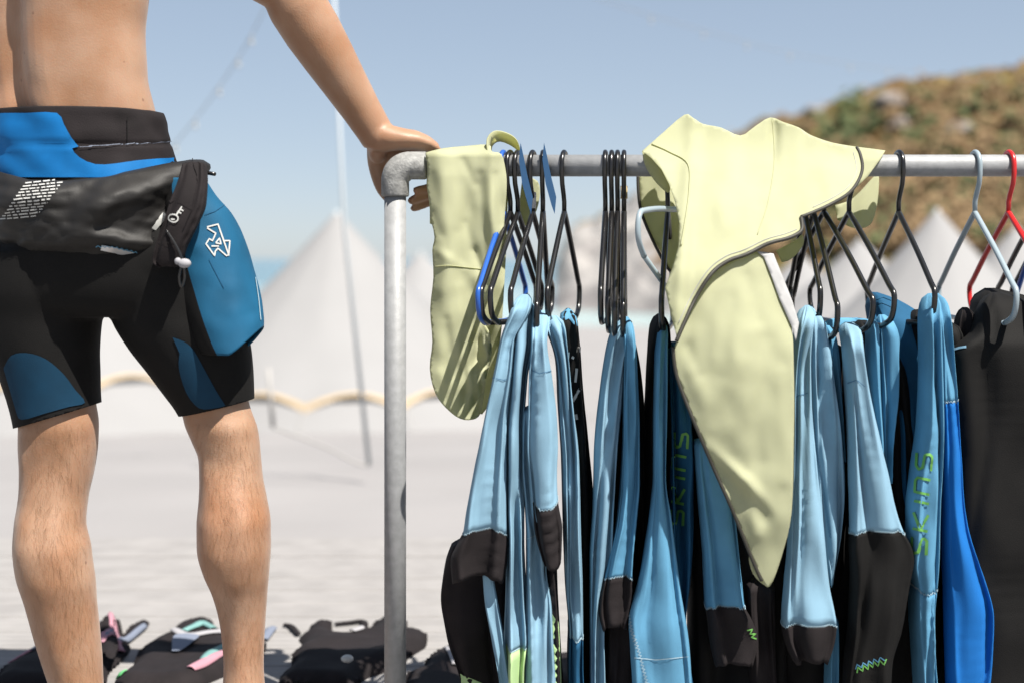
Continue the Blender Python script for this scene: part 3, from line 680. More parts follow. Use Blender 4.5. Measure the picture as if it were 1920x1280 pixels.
# I
I = suit(1720, 1300, 2.57, 'blue wetsuit with lime SKINS lettering on its pale front strip, right of the cuffs')
i0 = GL('shoulder', [(548, 1630, 1650, 2.72), (570, 1626, 1690, 2.70), (600, 1630, 1730, 2.66), (680, 1664, 1736, 2.62), (800, 1676, 1734, 2.60), (950, 1680, 1730, 2.60), (1100, 1680, 1722, 2.60)], M['blue_deep'], I, 2.62, .05, .2, 81)
i1, i2 = GL('front_strip', [(550, 1734, 1756, 2.56), (600, 1729, 1757), (700, 1728, 1759), (800, 1724, 1761), (880, 1712, 1760), (960, 1704, 1757), (1050, 1704, 1754), (1096, 1712, 1750), (1150, 1712, 1746), (1200, 1714, 1746), (1350, 1722, 1756)], M['blue_mid'], I, 2.50, .05, .22, 82, nr=90, splits=[(1096, 'lower_strip', M['blue_mid'])], bow=-8)
GL('back_panel', [(580, 1700, 1752), (800, 1690, 1762), (1350, 1680, 1780)], M['black'], I, 2.64, .07, .2, 84)
b = bvh_of([i0, i1]); ribbons('stripe_print', [[(1638, 562), (1656, 556), (1672, 562)], [(1634, 574), (1654, 566), (1676, 576)]], 5, b, M['blue_deep'], I)
b = bvh_of([i1, i2]); pass

# lettering, reading upward
GLY = {'S': [[(0, 0), (.72, 0), (.85, .18), (.8, .42), (.15, .55), (.05, .8), (.25, 1), (.9, 1)]],
       'K': [[(0, 0), (.12, 1)], [(.95, 1), (.1, .5), (.85, 0)]],
       'I': [[(.2, 0), (.32, 1)]],
       'N': [[(0, 0), (.12, 1), (.7, 1), (.85, .85), (.75, 0)]]}
def lettering(word, p0, p1, hgt, b, parent, wd=5.0):
    p0, p1 = Vector(p0), Vector(p1); t = (p1 - p0); L = t.length; t.normalize(); up = Vector((t.y, -t.x))
    wid = {'I': .45}; tot = sum(wid.get(c, 1) + .22 for c in word); u = L / tot; x = 0; st = []
    for c in word:
        for s in GLY[c]:
            q = [p0 + t * ((x + gx_ * wid.get(c, 1) if c != 'I' else x + gx_) * u) + up * (gy_ * hgt) for gx_, gy_ in s]
            st.append([tuple(v) for v in q])
        x += wid.get(c, 1) + .22
    return ribbons('lettering', st, wd, b, M['lime_print'], parent, .0018, 2.5)
lettering('SKINS', (1737, 1040), (1748, 838), 27, bvh_of([i1, i2]), i1)
lettering('SKINS', (1282, 985), (1291, 800), 24, bvh_of([e2]), e2)

# J and K
J = suit(1800, 1300, 2.57, 'bright blue wetsuit sleeve flaring out before the black suits')
j1, j2 = GL('sleeve', [(550, 1742, 1766, 2.56), (600, 1752, 1775), (680, 1757, 1783), (748, 1759, 1789), (850, 1763, 1796), (920, 1766, 1800), (980, 1768, 1808), (1050, 1771, 1830), (1150, 1774, 1856), (1230, 1776, 1854), (1350, 1778, 1840)], M['blue_mid'], J, 2.51, .045, .18, 92, nr=90, splits=[(748, 'forearm', M['blue_bright'])], bow=-4)
GL('torso', [(600, 1752, 1790), (800, 1756, 1830), (1350, 1760, 1880)], M['black'], J, 2.62, .06, .2, 93)
K = suit(1860, 1300, 2.57, 'plain black wetsuit with humped shoulder near the right edge')
kk = GL('torso', [(548, 1846, 1892, 2.60), (580, 1834, 1950, 2.58), (622, 1824, 1990, 2.56), (648, 1794, 2004, 2.55), (668, 1786, 2008), (720, 1788, 2010), (900, 1796, 2010), (1350, 1806, 2010)], M['black'], K, 2.55, .045, .14, 94, foldk=3, nr=90)
GL('sleeve', [(576, 1800, 1818, 2.62), (610, 1792, 1830, 2.62), (660, 1788, 1838, 2.62), (760, 1790, 1846, 2.62)], M['black_warm'], K, 2.62, .03, .2, 95, nr=30)
b = bvh_of([kk]); ribbons('trim', [[(1790, 655), (1800, 652), (1812, 650)]], 4, b, M['blue_light'], K)
L = suit(1930, 1300, 2.62, 'second black wetsuit at the right edge behind the humped one')
GL('torso', [(540, 1836, 1876, 2.68), (570, 1828, 1960, 2.66), (640, 1826, 2040, 2.64), (1350, 1826, 2060, 2.64)], M['black'], L, 2.66, .07, .2, 97)
GL('sleeve', [(590, 1980, 2040), (800, 1990, 2080), (1350, 1990, 2090)], M['black_warm'], L, 2.52, .05, .2, 98, nr=30)

# ------------------------------------------------------------------ yellow vests
def table(xs, ys):
    q = np.linspace(xs[0], xs[-1], 200); v = pchip(xs, ys, q); v = np.convolve(np.pad(v, 8, mode='edge'), np.ones(17) / 17, 'valid')
    return lambda t: float(np.interp(t, q, v))
TT = table([200, 290, 330, 430, 520, 640], [2.675, 2.625, 2.57, 2.455, 2.395, 2.375]); TL = table([440, 560, 700, 900, 1100], [2.435, 2.405, 2.375, 2.38, 2.41]); TS = table([272, 290, 330, 420, 790], [2.665, 2.635, 2.628, 2.62, 2.60])
def sheet(name, poly, dfun, mt, parent, step=6, thick=.0012):
    pts, tr = fill(poly, step); V = [P(x, y, dfun(x, y)) for x, y in pts]
    o = obj(name, V, tr, mt, parent); solid(o, thick); return o
def edge_tube(name, pts, dfun, r, mt, parent, k=6, off=-.002):
    pp = smooth_path([Vector((x, y, 0)) for x, y in pts], k)
    v, f = tube([P(p.x, p.y, dfun(p.x, p.y) + off) for p in pp], r, 8); return obj(name, v, f, mt, parent)
def sp(pts, k=4):
    return [(p.x, p.y) for p in smooth_path([Vector((x, y, 0)) for x, y in pts], k)]
VY = empty('yellow_vest', P(1430, 311, RD), 'large pale yellow sports vest with dark piping thrown over the rail', 'vest')
def wr(x, y, s, a): return a * (nz(x * .012, y * .006, s, 1) + .45 * nz(x * .03, y * .018, s + 4, 1))
CR = [(812, 330, 838, 470, 6, .006), (846, 300, 858, 420, 7, -.005), (900, 330, 916, 480, 7, .012), (872, 420, 905, 520, 6, .007), (820, 470, 872, 505, 5, -.005), (820, 560, 850, 700, 9, .008),
      (862, 540, 880, 720, 7, -.008), (884, 600, 905, 700, 6, .016), (870, 690, 896, 770, 7, .012), (826, 700, 858, 770, 7, -.007), (900, 560, 916, 650, 5, .014), (930, 330, 940, 420, 6, .012), (812, 400, 826, 440, 5, .006), (868, 300, 890, 345, 5, .006), (890, 470, 918, 545, 5, .010), (838, 600, 846, 660, 5, .006)]
def crease(x, y, L):
    r = 0
    for x0, y0, x1, y1, w_, a in L:
        t = ((x - x0) * (x1 - x0) + (y - y0) * (y1 - y0)) / ((x1 - x0) ** 2 + (y1 - y0) ** 2); tc = min(1, max(0, t))
        d2 = (x - x0 - tc * (x1 - x0)) ** 2 + (y - y0 - tc * (y1 - y0)) ** 2; r += .42 * a * math.exp(-d2 / (2.4 * w_ * w_))
    return r
CRV = [(1292, 320, 1276, 470, 9, -.010), (1310, 250, 1330, 330, 12, .008), (1452, 235, 1450, 300, 6, .010), (1400, 262, 1395, 330, 10, .006), (1500, 300, 1580, 330, 12, -.008), (1330, 470, 1420, 430, 12, .007), (1300, 420, 1290, 560, 9, .008), (1540, 360, 1490, 400, 9, .007), (1350, 300, 1360, 420, 14, -.007), (1560, 285, 1600, 300, 8, .007), (1420, 380, 1470, 420, 10, .006)]
CRT = [(1330, 860, 1430, 970, 10, .013), (1300, 700, 1330, 800, 12, -.008), (1440, 640, 1430, 860, 14, .008), (1370, 560, 1350, 700, 12, .007), (1466, 700, 1470, 900, 9, -.007), (1400, 900, 1420, 1000, 8, -.008), (1400, 520, 1420, 600, 9, .006), (1290, 650, 1310, 700, 8, .008)]
def d_top(x, y):
    base = TT(y)
    base += .03 * max(0, (x - 1560) / 100)
    f1 = .012 * math.exp(-((x - 1293 + (y - 330) * .08) / 16) ** 2)
    g = .010 * math.exp(-((x - 1452) / 10) ** 2) * max(0, 1 - abs(y - 250) / 90)
    return float(base) - f1 + g + wr(x, y, 1, .009) + crease(x, y, CRV)
top_poly = sp([(1204, 284), (1240, 252), (1283, 216), (1300, 222), (1318, 233), (1352, 240), (1388, 255), (1415, 238), (1444, 221), (1470, 230), (1498, 240), (1520, 254), (1560, 268), (1606, 276)], 3) + \
    sp([(1613, 290), (1616, 318), (1608, 342), (1590, 364), (1560, 382), (1530, 396), (1502, 408)], 3) + \
    sp([(1503, 432), (1480, 446), (1440, 456), (1400, 476), (1366, 488), (1335, 512), (1306, 556), (1270, 636)], 4) + \
    [(1258, 590), (1247, 540), (1262, 500), (1272, 462), (1274, 420), (1266, 380), (1254, 345), (1240, 318), (1222, 298)]
sheet('front', top_poly, d_top, M['yellow'], VY)
PIP = M['piping']
edge_tube('piping', [(1606, 276), (1613, 290), (1617, 316), (1608, 342), (1590, 364), (1560, 382), (1530, 396), (1502, 407)], d_top, .0030, PIP, VY)
edge_tube('piping', [(1502, 408), (1503, 432), (1480, 446), (1440, 457), (1400, 477), (1366, 489), (1335, 512), (1306, 556), (1285, 600), (1268, 640)], d_top, .0034, PIP, VY)
edge_tube('fold_seam', [(1222, 270), (1255, 285), (1290, 308), (1292, 360), (1284, 420), (1277, 460)], d_top, .0014, M['yellow'], VY, off=-.003)
edge_tube('hem_stitch', [(1600, 286), (1606, 318), (1598, 340), (1582, 358), (1554, 375), (1524, 389)], d_top, .0006, M['grey_fab'], VY)
edge_tube('hem_stitch', [(1494, 430), (1474, 438), (1436, 449), (1396, 468), (1360, 481), (1328, 506), (1298, 552), (1272, 606)], d_top, .0006, M['grey_fab'], VY)
edge_tube('side_seam', [(1448, 226), (1452, 300), (1440, 380), (1420, 440)], d_top, .0008, M['yellow'], VY)
# rolled collar at the left, with its dark opening
def d_col(x, y): return float(np.interp(y, [280, 330, 480], [2.60, 2.57, 2.52])) + .05 * max(0, (1250 - x) / 50) + wr(x, y, 3, .008)
sheet('collar_lining', sp([(1204, 284), (1225, 298), (1245, 325), (1256, 350), (1252, 362), (1232, 345), (1214, 320), (1206, 300)], 3), lambda x, y: 2.635 + wr(x, y, 5, .01), M['yellow'], VY, 6)
# hanging tail
def d_tail(x, y):
    base = TL(y)
    c = .014 * math.cos((x - 1380 - (y - 700) * .1) / 60) + .010 * math.exp(-((y - 850 - (x - 1340) * .9) / 16) ** 2) * max(0, 1 - abs(x - 1385) / 75)
    return float(base) - c + wr(x, y, 7, .008) + .012 + crease(x, y, CRT)
tail = sp([(1268, 642), (1300, 570), (1330, 520), (1372, 490), (1412, 472)], 3) + [(1430, 474), (1447, 520), (1462, 560), (1484, 610)] + \
    sp([(1487, 640), (1489, 740), (1488, 830), (1484, 960), (1466, 1040), (1444, 1097), (1428, 1086), (1408, 1040), (1376, 960), (1330, 856), (1290, 760), (1266, 690), (1262, 660)], 4)
sheet('back', tail, d_tail, M['yellow'], VY)
edge_tube('piping', [(1262, 650), (1268, 700), (1290, 762), (1330, 858), (1376, 962), (1408, 1042), (1428, 1088)], d_tail, .0030, PIP, VY)
sheet('grey_panel', [(1416, 470), (1450, 476), (1468, 520), (1486, 566), (1498, 606), (1492, 640), (1486, 616), (1462, 562), (1447, 520), (1432, 482)], lambda x, y: d_tail(x, y) - .004, M['grey_fab'], VY, 7)
sheet('tip_lining', sp([(1408, 1036), (1404, 1048), (1412, 1075), (1430, 1094), (1444, 1097), (1425, 1070)], 3), lambda x, y: d_tail(x, y) + .012, M['yellow'], VY, 6)
# parts behind the rail
d_bk = lambda x, y: 2.745 + wr(x, y, 11, .012) - .0002 * (y - 330)
sheet('rear_flap', sp([(1566, 385), (1600, 372), (1640, 330), (1648, 332), (1645, 380), (1636, 415), (1622, 427), (1596, 427), (1570, 412)], 3), d_bk, M['yellow'], VY, 7)
d_rt = lambda x, y: float(np.interp(y, [270, 300, 340], [2.665, 2.632, 2.615])) + wr(x, y, 13, .005)
sheet('rear_corner', [(1604, 276), (1630, 279), (1660, 283), (1650, 300), (1628, 330), (1606, 352), (1590, 362), (1612, 330), (1613, 296)], d_rt, M['yellow'], VY, 6)
d_lf = lambda x, y: 2.73 + wr(x, y, 17, .014)
sheet('rear_side', sp([(1198, 330), (1216, 320), (1250, 330), (1272, 400), (1274, 480), (1266, 508), (1256, 505), (1232, 460), (1212, 430), (1202, 400)], 3), d_lf, M['yellow'], VY, 7)
edge_tube('piping', [(1196, 330), (1197, 360), (1203, 400), (1226, 455), (1250, 500), (1262, 512)], d_lf, .0030, PIP, VY, off=-.004)
sheet('rear_hem', sp([(1455, 470), (1490, 452), (1504, 440), (1506, 460), (1484, 486), (1466, 492)], 3), lambda x, y: 2.70, M['yellow'], VY, 6)

VS = empty('yellow_shirt', P(870, 311, RD), 'small pale yellow shirt folded over the rail beside the elbow', 'shirt')
def d_s(x, y):
    base = np.interp(y, [272, 290, 330, 420, 790], [2.665, 2.635, 2.628, 2.62, 2.60])
    f = (.007 + .006 * min(1, (y - 275) / 120)) * math.sin((x - 812) / 15 + .8 * math.sin(y * .008) + (y - 300) * .003) * (.6 + .6 * nz(x * .01, y * .006, 40)) + .008 * math.sin((x - 800) / 38) + .012 * math.exp(-((x - 925) / 14) ** 2)
    rr = max(0, min(1, (y - 520) / 120)) * max(0, (x - 862) / 60)
    f2 = .05 * rr * (nz(x * .045, y * .016, 2, 1) + .5 * nz(x * .09, y * .03, 8, 1)) + .035 * rr
    return float(base) - f + f2 + wr(x, y, 21, .014) + crease(x, y, CR)
spoly = sp([(798, 287), (830, 279), (870, 275), (916, 272), (922, 285), (940, 290), (948, 320), (950, 352), (946, 410), (942, 450), (930, 500), (918, 550), (903, 596), (916, 620), (922, 660), (912, 705), (906, 745), (900, 776), (886, 786), (862, 784), (836, 764), (816, 736), (806, 690), (811, 640), (807, 580), (813, 520), (811, 470), (815, 445), (808, 410), (805, 380), (800, 345), (802, 320)], 3)
sheet('front', spoly, d_s, M['yellow'], VS, 5)
ds2 = lambda x, y: 2.70 + wr(x, y, 25, .02)
sheet('rear', sp([(806, 300), (940, 296), (950, 420), (944, 560), (938, 640), (926, 720), (904, 776), (868, 740), (840, 600), (815, 440), (806, 420)], 3), ds2, M['yellow'], VS, 9)
loop = smooth_path([P(918, 290, 2.64), P(918, 268, 2.65), P(932, 256, 2.66), P(955, 262, 2.67), (P(972, 276, 2.68)), P(980, 300, 2.69), P(990, 345, 2.71), P(1000, 400, 2.72)], 5)
V = []
for i, p in enumerate(loop):
    wdt = .008 + .012 * min(1, i / 20); V += [p + Vector((-.004, -wdt, wdt * .6)), p + Vector((.004, wdt, -wdt * .6))]
o = obj('shoulder_strap', V, [(2*i, 2*i+1, 2*i+3, 2*i+2) for i in range(len(loop)-1)], M['yellow'], VS); solid(o, .002)
sheet('hanging_strap', sp([(980, 330), (1008, 340), (1012, 370), (1002, 405), (985, 425), (974, 428), (974, 380)], 3), lambda x, y: 2.72 + wr(x, y, 31, .01), M['yellow'], VS, 6)
edge_tube('seam', [(816, 500), (840, 498), (870, 501), (905, 505)], d_s, .0009, M['yellow'], VS)

# ------------------------------------------------------------------ the man
person = empty('person', G(255, 1375, 0), 'man seen from behind in peeled-down blue and black wetsuit, hand on the rail elbow', 'person')
D0 = 2.55
def ringloft(keys, n=36, nr=50, mod=None, axis='py'):
    """keys: dict rows (py, cx, hw_px, hd_m, d, yaw_deg, tilt)"""
    keys = sorted(keys, key=lambda k: k[0])
    ys = np.array([k[0] for k in keys], float); yq = np.linspace(ys[0], ys[-1], nr)
    g = lambda c, df=0: pchip(ys, [(k[c] if len(k) > c else df) for k in keys], yq)
    cx, hw, hd, dd, yaw, tl = g(1), g(2), g(3), g(4, D0), g(5, 0), g(6, 0)
    V = []
    for i in range(nr):
        c = P(cx[i], yq[i], dd[i]); w_ = hw[i] * dd[i] / F; a = R(yaw[i]); ax = Vector((math.cos(a), -math.sin(a), 0)); ay = Vector((math.sin(a), math.cos(a), 0))
        for j in range(n):
            th = 2 * math.pi * j / n; k = 1 if mod is None else mod(th, i / (nr - 1), yq[i])
            p = c + ax * (w_ * math.cos(th) * k) + ay * (hd[i] * math.sin(th) * k)
            p.z += tl[i] * (p.x - c.x); V.append(p)
    return V, loft_faces(nr, n, True, True)
def ellipsoid(c, r, n=20, m=14):
    V = []
    for i in range(m + 1):
        ph = -math.pi / 2 + math.pi * (i + .001) / (m + .002)
        for j in range(n):
            th = 2 * math.pi * j / n; V.append(Vector(c) + Vector((r[0]*math.cos(ph)*math.cos(th), r[1]*math.cos(ph)*math.sin(th), r[2]*math.sin(ph))))
    return V, loft_faces(m + 1, n)
def remesh(name, V, Fc, vox, it, mt, parent):
    o = obj('tmp', V, Fc, mt)
    m = o.modifiers.new('r', 'REMESH'); m.mode = 'VOXEL'; m.voxel_size = vox; m.use_smooth_shade = True
    if it: s = o.modifiers.new('s', 'SMOOTH'); s.factor = .5; s.iterations = it
    dg = bpy.context.evaluated_depsgraph_get(); me = bpy.data.meshes.new_from_object(o.evaluated_get(dg)); me.name = name
    bpy.data.objects.remove(o); me.materials.clear(); me.materials.append(mt)
    me.polygons.foreach_set('use_smooth', [True] * len(me.polygons))
    r = bpy.data.objects.new(name, me); COL.objects.link(r); r.parent = parent; r.matrix_parent_inverse = Matrix.Translation(-Vector(parent.location))
    return r
def tmod(th, t, py):     # spine groove and the muscles each side of it
    dth = (th - 1.5 * math.pi + math.pi) % (2 * math.pi) - math.pi
    g = 1 - .17 * math.exp(-(dth / .13) ** 2) + .055 * math.exp(-((abs(dth) - .36) / .17) ** 2) - .02 * math.exp(-((abs(dth) - .85) / .2) ** 2) * max(0, min(1, (140 - py) / 120))
    g -= .022 * math.exp(-((abs(dth) - .30) / .09) ** 2 - ((py - 175) / 26.0) ** 2)
    return g + .008 * nz(math.cos(th) * 2, math.sin(th) * 2, py * .02, 1)
YAW = 34
torso = ringloft([(520, 196, 165, .115, 2.56, 12), (430, 186, 176, .125, 2.56, 16), (320, 158, 176, .122, 2.57, 24), (215, 131, 186, .116, 2.58, 30), (150, 121, 187, .112, 2.58, YAW), (60, 117, 187, .113, 2.58, YAW), (0, 120, 190, .118, 2.58, YAW), (-90, 124, 205, .125, 2.57, YAW), (-170, 122, 215, .120, 2.57, YAW), (-215, 118, 175, .095, 2.57, YAW), (-240, 116, 90, .07, 2.57, YAW)], mod=tmod, nr=90, n=72)
neck = tube([P(116, -200, 2.57), P(118, -260, 2.585), P(120, -330, 2.60)], [.066, .062, .062], 24)
headm = ellipsoid(P(122, -400, 2.61), (.078, .098, .118)); jaw = ellipsoid(P(122, -345, 2.66), (.058, .062, .062))
nose = ellipsoid(P(122, -380, 2.725), (.013, .016, .02)); ears = join(ellipsoid(P(122 - 82, -385, 2.61), (.01, .02, .032)), ellipsoid(P(122 + 82, -385, 2.61), (.01, .02, .032)))
WR = P(712, 262, 2.700); EL = P(536, -22, 2.625); SHR = P(300, -150, 2.55)
def lerp(a, b_, t): return a + (b_ - a) * t
armp = [lerp(SHR, EL, t) for t in (-.12, .0, .3, .6, .85)] + [lerp(EL, WR, t) for t in (.0, .12, .28, .45, .62, .8, .93, 1.0)]
armr = [.055, .064, .055, .049, .049, .051, .0555, .0545, .0495, .0435, .0375, .0345, .034]
arm = tube(smooth_path(armp, 4), np.interp(np.linspace(0, 1, 12*4+1), np.linspace(0, 1, 13), armr), 28)
delt = ellipsoid(lerp(SHR, EL, .02), (.075, .07, .08))
# palm lies over the cast elbow, fingers close behind and under the pipe
def chain(pts, rad, n=14, k=5):
    pp = smooth_path(pts, k); rr = np.interp(np.linspace(0, 1, len(pp)), np.linspace(0, 1, len(rad)), rad); v, f = tube(pp, list(rr), n)
    return join((v, f), ellipsoid(pts[-1], (rad[-1],) * 3, 10, 8))
def palmloft():
    rows = [(700, 254, .033, .030, 2.692), (728, 260, .036, .026, 2.692), (752, 262, .040, .022, 2.696), (776, 264, .042, .020, 2.704), (798, 271, .041, .017, 2.712), (816, 281, .037, .013, 2.718)]
    V = []; n = 24; ax = (P(815, 283, 2.735) - P(704, 258, 2.70)).normalized(); side = Vector((-.35, .93, .05)); side = (side - ax * side.dot(ax)).normalized(); up = side.cross(ax)
    if up.z < 0: up = -up
    for x, y, wd, th_, d_ in rows:
        c = P(x, y, d_)
        for j in range(n):
            a = 2*math.pi*j/n; V.append(c + side * wd * math.cos(a) + up * th_ * math.sin(a))
    return V, loft_faces(len(rows), n)
hand = [palmloft(),
        chain([P(806, 276, 2.690), P(830, 298, 2.712), P(830, 336, 2.714), P(808, 351, 2.704), P(781, 357, 2.690)], [.0112, .0108, .0098, .0088, .0078]),
        chain([P(804, 276, 2.714), P(838, 310, 2.738), P(835, 348, 2.734), P(806, 364, 2.716), P(772, 376, 2.698)], [.0118, .0112, .0102, .0092, .0086]),
        chain([P(800, 275, 2.740), P(838, 318, 2.764), P(834, 362, 2.752), P(802, 380, 2.730), P(776, 391, 2.714)], [.0118, .0112, .0102, .0092, .0078]),
        chain([P(794, 274, 2.774), P(826, 312, 2.798), P(820, 348, 2.79), P(800, 356, 2.772)], [.0112, .011, .0100, .009]),
        chain([P(712, 272, 2.722), P(708, 300, 2.738), P(711, 330, 2.742), P(719, 356, 2.738), P(734, 376, 2.728)], [.026, .0205, .0165, .0135, .011]),
        ellipsoid(P(708, 288, 2.712), (.017, .018, .020)), ellipsoid(P(738, 290, 2.738), (.034, .022, .030)), ellipsoid(P(770, 286, 2.745), (.034, .022, .026)),
        ellipsoid(P(700, 246, 2.695), (.030, .028, .030)), ellipsoid(P(744, 256, 2.70), (.022, .022, .014))]
# the other arm, out to the man's left
SHL = P(-40, -150, 2.69); ELL = P(-125, 110, 2.74); WRL = P(-105, 330, 2.90)
arml = tube(smooth_path([SHL, lerp(SHL, ELL, .35), lerp(SHL, ELL, .7), ELL, lerp(ELL, WRL, .3), lerp(ELL, WRL, .65), WRL], 4), np.interp(np.linspace(0, 1, 25), np.linspace(0, 1, 7), [.062, .055, .048, .046, .05, .042, .033]), 20)
dl = (WRL - ELL).normalized(); handl = [ellipsoid(WRL + dl * .05, (.038, .05, .03))] + [chain([WRL + dl * .07 + Vector((o_, 0, 0)), WRL + dl * .13 + Vector((o_, 0, -.01)), WRL + dl * .165 + Vector((o_, 0, -.03))], [.010, .009, .008]) for o_ in (-.03, -.01, .01, .03)] + [chain([WRL + dl * .03 + Vector((.03, 0, 0)), WRL + dl * .08 + Vector((.055, 0, -.02))], [.014, .011])]
def lmod(th, t, py):
    dth = (th - 1.5 * math.pi + math.pi) % (2 * math.pi) - math.pi
    calf = math.exp(-((py - 990) / 75.0) ** 2); knee = math.exp(-((py - 862) / 34.0) ** 2); ach = math.exp(-((py - 1210) / 80.0) ** 2)
    k = calf * (.045 * math.exp(-((abs(dth) - .55) / .32) ** 2) - .035 * math.exp(-(dth / .16) ** 2))
    k += knee * (.05 * math.exp(-((abs(dth) - .75) / .18) ** 2) - .045 * math.exp(-(dth / .4) ** 2))
    k += ach * (.04 * math.exp(-(dth / .22) ** 2) - .03 * math.exp(-((abs(dth) - .6) / .25) ** 2))
    return 1 + k + .014 * nz(math.cos(th) * 2, math.sin(th) * 2, py * .02 + 3, 1)
def rows(L, dc):
    return [(y, (a + c) / 2, (c - a) / 2, (c - a) / 2 * D0 / F * k, dc + dd) for (y, a, c, k, dd) in L]
legL = ringloft(rows([(480, 10, 190, 1.0, 0), (600, -8, 180, 1.0, 0), (700, 12, 176, 1.0, 0), (760, 34, 178, 1.0, 0), (795, 37, 183, 1.0, 0), (830, 37, 182, 1.0, .004), (878, 39, 176, 1.02, .006), (936, 37, 163, 1.06, 0), (983, 30, 159, 1.1, -.008), (1030, 27, 168, 1.08, -.012), (1077, 33, 175, 1.05, -.010), (1131, 49, 180, 1.02, -.002), (1170, 59, 184, 1.0, .004), (1221, 74, 189, 1.0, .010), (1280, 93, 193, 1.0, .014), (1330, 108, 196, 1.1, .014), (1362, 104, 200, 1.2, .012), (1385, 104, 200, 1.2, .012)], 2.545), mod=lmod, nr=120)
legR = ringloft(rows([(480, 230, 430, 1.0, 0), (600, 226, 448, 1.0, 0), (700, 292, 462, 1.0, 0), (745, 322, 464, 1.0, 0), (775, 342, 472, 1.0, 0), (795, 347, 480, 1.02, 0), (827, 361, 486, 1.02, .002), (858, 373, 489, 1.05, .002), (897, 375, 493, 1.08, -.002), (936, 374, 500, 1.08, -.008), (983, 370, 507, 1.05, -.014), (1025, 370, 507, 1.03, -.014), (1077, 383, 504, 1.03, -.008), (1112, 398, 501, 1.05, 0), (1155, 410, 498, 1.05, .006), (1202, 417, 495, 1.1, .01), (1249, 420, 494, 1.15, .012), (1290, 418, 497, 1.2, .012), (1335, 414, 504, 1.2, .01), (1362, 412, 506, 1.2, .01), (1385, 412, 506, 1.2, .01)], 2.545), mod=lmod, nr=120)
def foot(px, dx):
    c = P(px, 1385, 2.56); z0 = .035
    F_ = ringloft([(1, 0, 1, 1)] * 2) if False else None
    V = []; n = 18; rws = [(-.045, .028, .030), (-.02, .036, .042), (.03, .038, .050), (.09, .042, .038), (.15, .048, .027), (.19, .046, .02), (.215, .03, .014)]
    for dy, wd, h in rws:
        for j in range(n):
            a = 2*math.pi*j/n; V.append(Vector((c.x + dx * (dy + .05) + wd * math.cos(a), c.y + dy, max(.002, h * .9 + h * math.sin(a)))))
    parts = [(V, loft_faces(len(rws), n))]
    for i in range(5):
        x = c.x + dx * .26 + (i - 2) * .019 * (1 if dx > 0 else 1); parts.append(chain([Vector((x, c.y + .19, .016)), Vector((x, c.y + .235 - .008 * abs(i - 1.5), .012))], [.011, .010]))
    return join(*parts)
ft = join(foot(152, -.1), foot(459, .25))
glut = join(ellipsoid(P(100, 475, 2.50), (.085, .075, .10)), ellipsoid(P(285, 475, 2.49), (.09, .075, .10)))
body = remesh('body', *join(torso, neck, headm, jaw, nose, ears, arm, delt, *hand, arml, *handl, legL, legR, ft), .0038, 5, M['skin'], person)
hr = ellipsoid(P(122, -412, 2.598), (.083, .099, .118)); hv = [v for v in hr[0]]
hobj = obj('hair', *hr, M['hair'], person)
tx = bpy.data.textures.new('hair_noise', 'CLOUDS'); tx.noise_scale = .02
dm = hobj.modifiers.new('d', 'DISPLACE'); dm.texture = tx; dm.strength = .014

# wetsuit bottoms
smod = lambda th, t, py: 1 + .010 * nz(math.cos(th) * 1.5, math.sin(th) * 1.5, py * .012 + 7, 1)
pel = ringloft([(300, 160, 178, .130, 2.565, 20), (380, 178, 196, .138, 2.56, 16), (460, 190, 225, .140, 2.55, 10), (520, 195, 244, .135, 2.55, 6), (570, 196, 246, .118, 2.55, 4), (592, 192, 236, .09, 2.55, 4)], nr=50, n=60, mod=smod)
thL = ringloft(rows([(470, -30, 215, .92, -.01), (540, -38, 202, .95, -.005), (600, -28, 189, .98, 0), (656, -14, 184, 1.0, 0), (698, 0, 185, 1.0, 0), (750, 17, 187, 1.0, 0), (777, 24, 190, 1.0, 0), (840, 36, 192, 1.0, 0)], 2.545), nr=40, mod=smod)
thR = ringloft(rows([(470, 190, 440, .92, -.01), (540, 196, 452, .95, -.005), (600, 214, 459, .98, 0), (650, 243, 469, .98, 0), (700, 281, 474, 1.0, 0), (740, 310, 476, 1.0, 0), (763, 327, 477, 1.0, 0), (830, 362, 484, 1.0, 0)], 2.545), nr=40, mod=smod)
# slanted hems
def slant(Vf, ytop, amount):
    V, f = Vf; z0 = P(0, ytop, D0).z; zb = min(v.z for v in V); xs = [v.x for v in V if v.z < zb + .01]; cxm = (min(xs) + max(xs)) / 2
    for v in V:
        if v.z < z0:
            k = (z0 - v.z) / (z0 - zb); v.z += k * amount * (v.x - cxm)
    return V, f
shorts = remesh('wetsuit_shorts', *join(pel, thL, thR, glut), .0048, 4, M['black'], person)
bm = bmesh.new(); bm.from_mesh(shorts.data); xm = P(205, 0, D0).x
for sgn, pa, pb in ((-1, P(29, 801, D0), P(188, 754, D0)), (1, P(333, 779, D0), P(477, 746, D0))):
    dr = (pb - pa).normalized(); nn = dr.cross(Vector((0, 1, 0))).normalized(); nn = nn if nn.z > 0 else -nn
    fs = [f for f in bm.faces if (f.calc_center_median().x - xm) * sgn > 0 and f.calc_center_median().z < P(0, 640, D0).z]
    es = {e for f in fs for e in f.edges}; vs = {v for f in fs for v in f.verts}
    bmesh.ops.bisect_plane(bm, geom=list(vs) + list(es) + fs, plane_co=pa, plane_no=nn, clear_inner=True)
bm.to_mesh(shorts.data); bm.free()
sb_ = bvh_of([shorts])
solid(shorts, .003, -1)
panel('thigh_panel', sp([(8, 690), (22, 666), (50, 661), (85, 672), (118, 700), (140, 730), (158, 754), (128, 762), (85, 774), (42, 786), (32, 772)], 3), sb_, M['thigh'], shorts, .0018, 8)
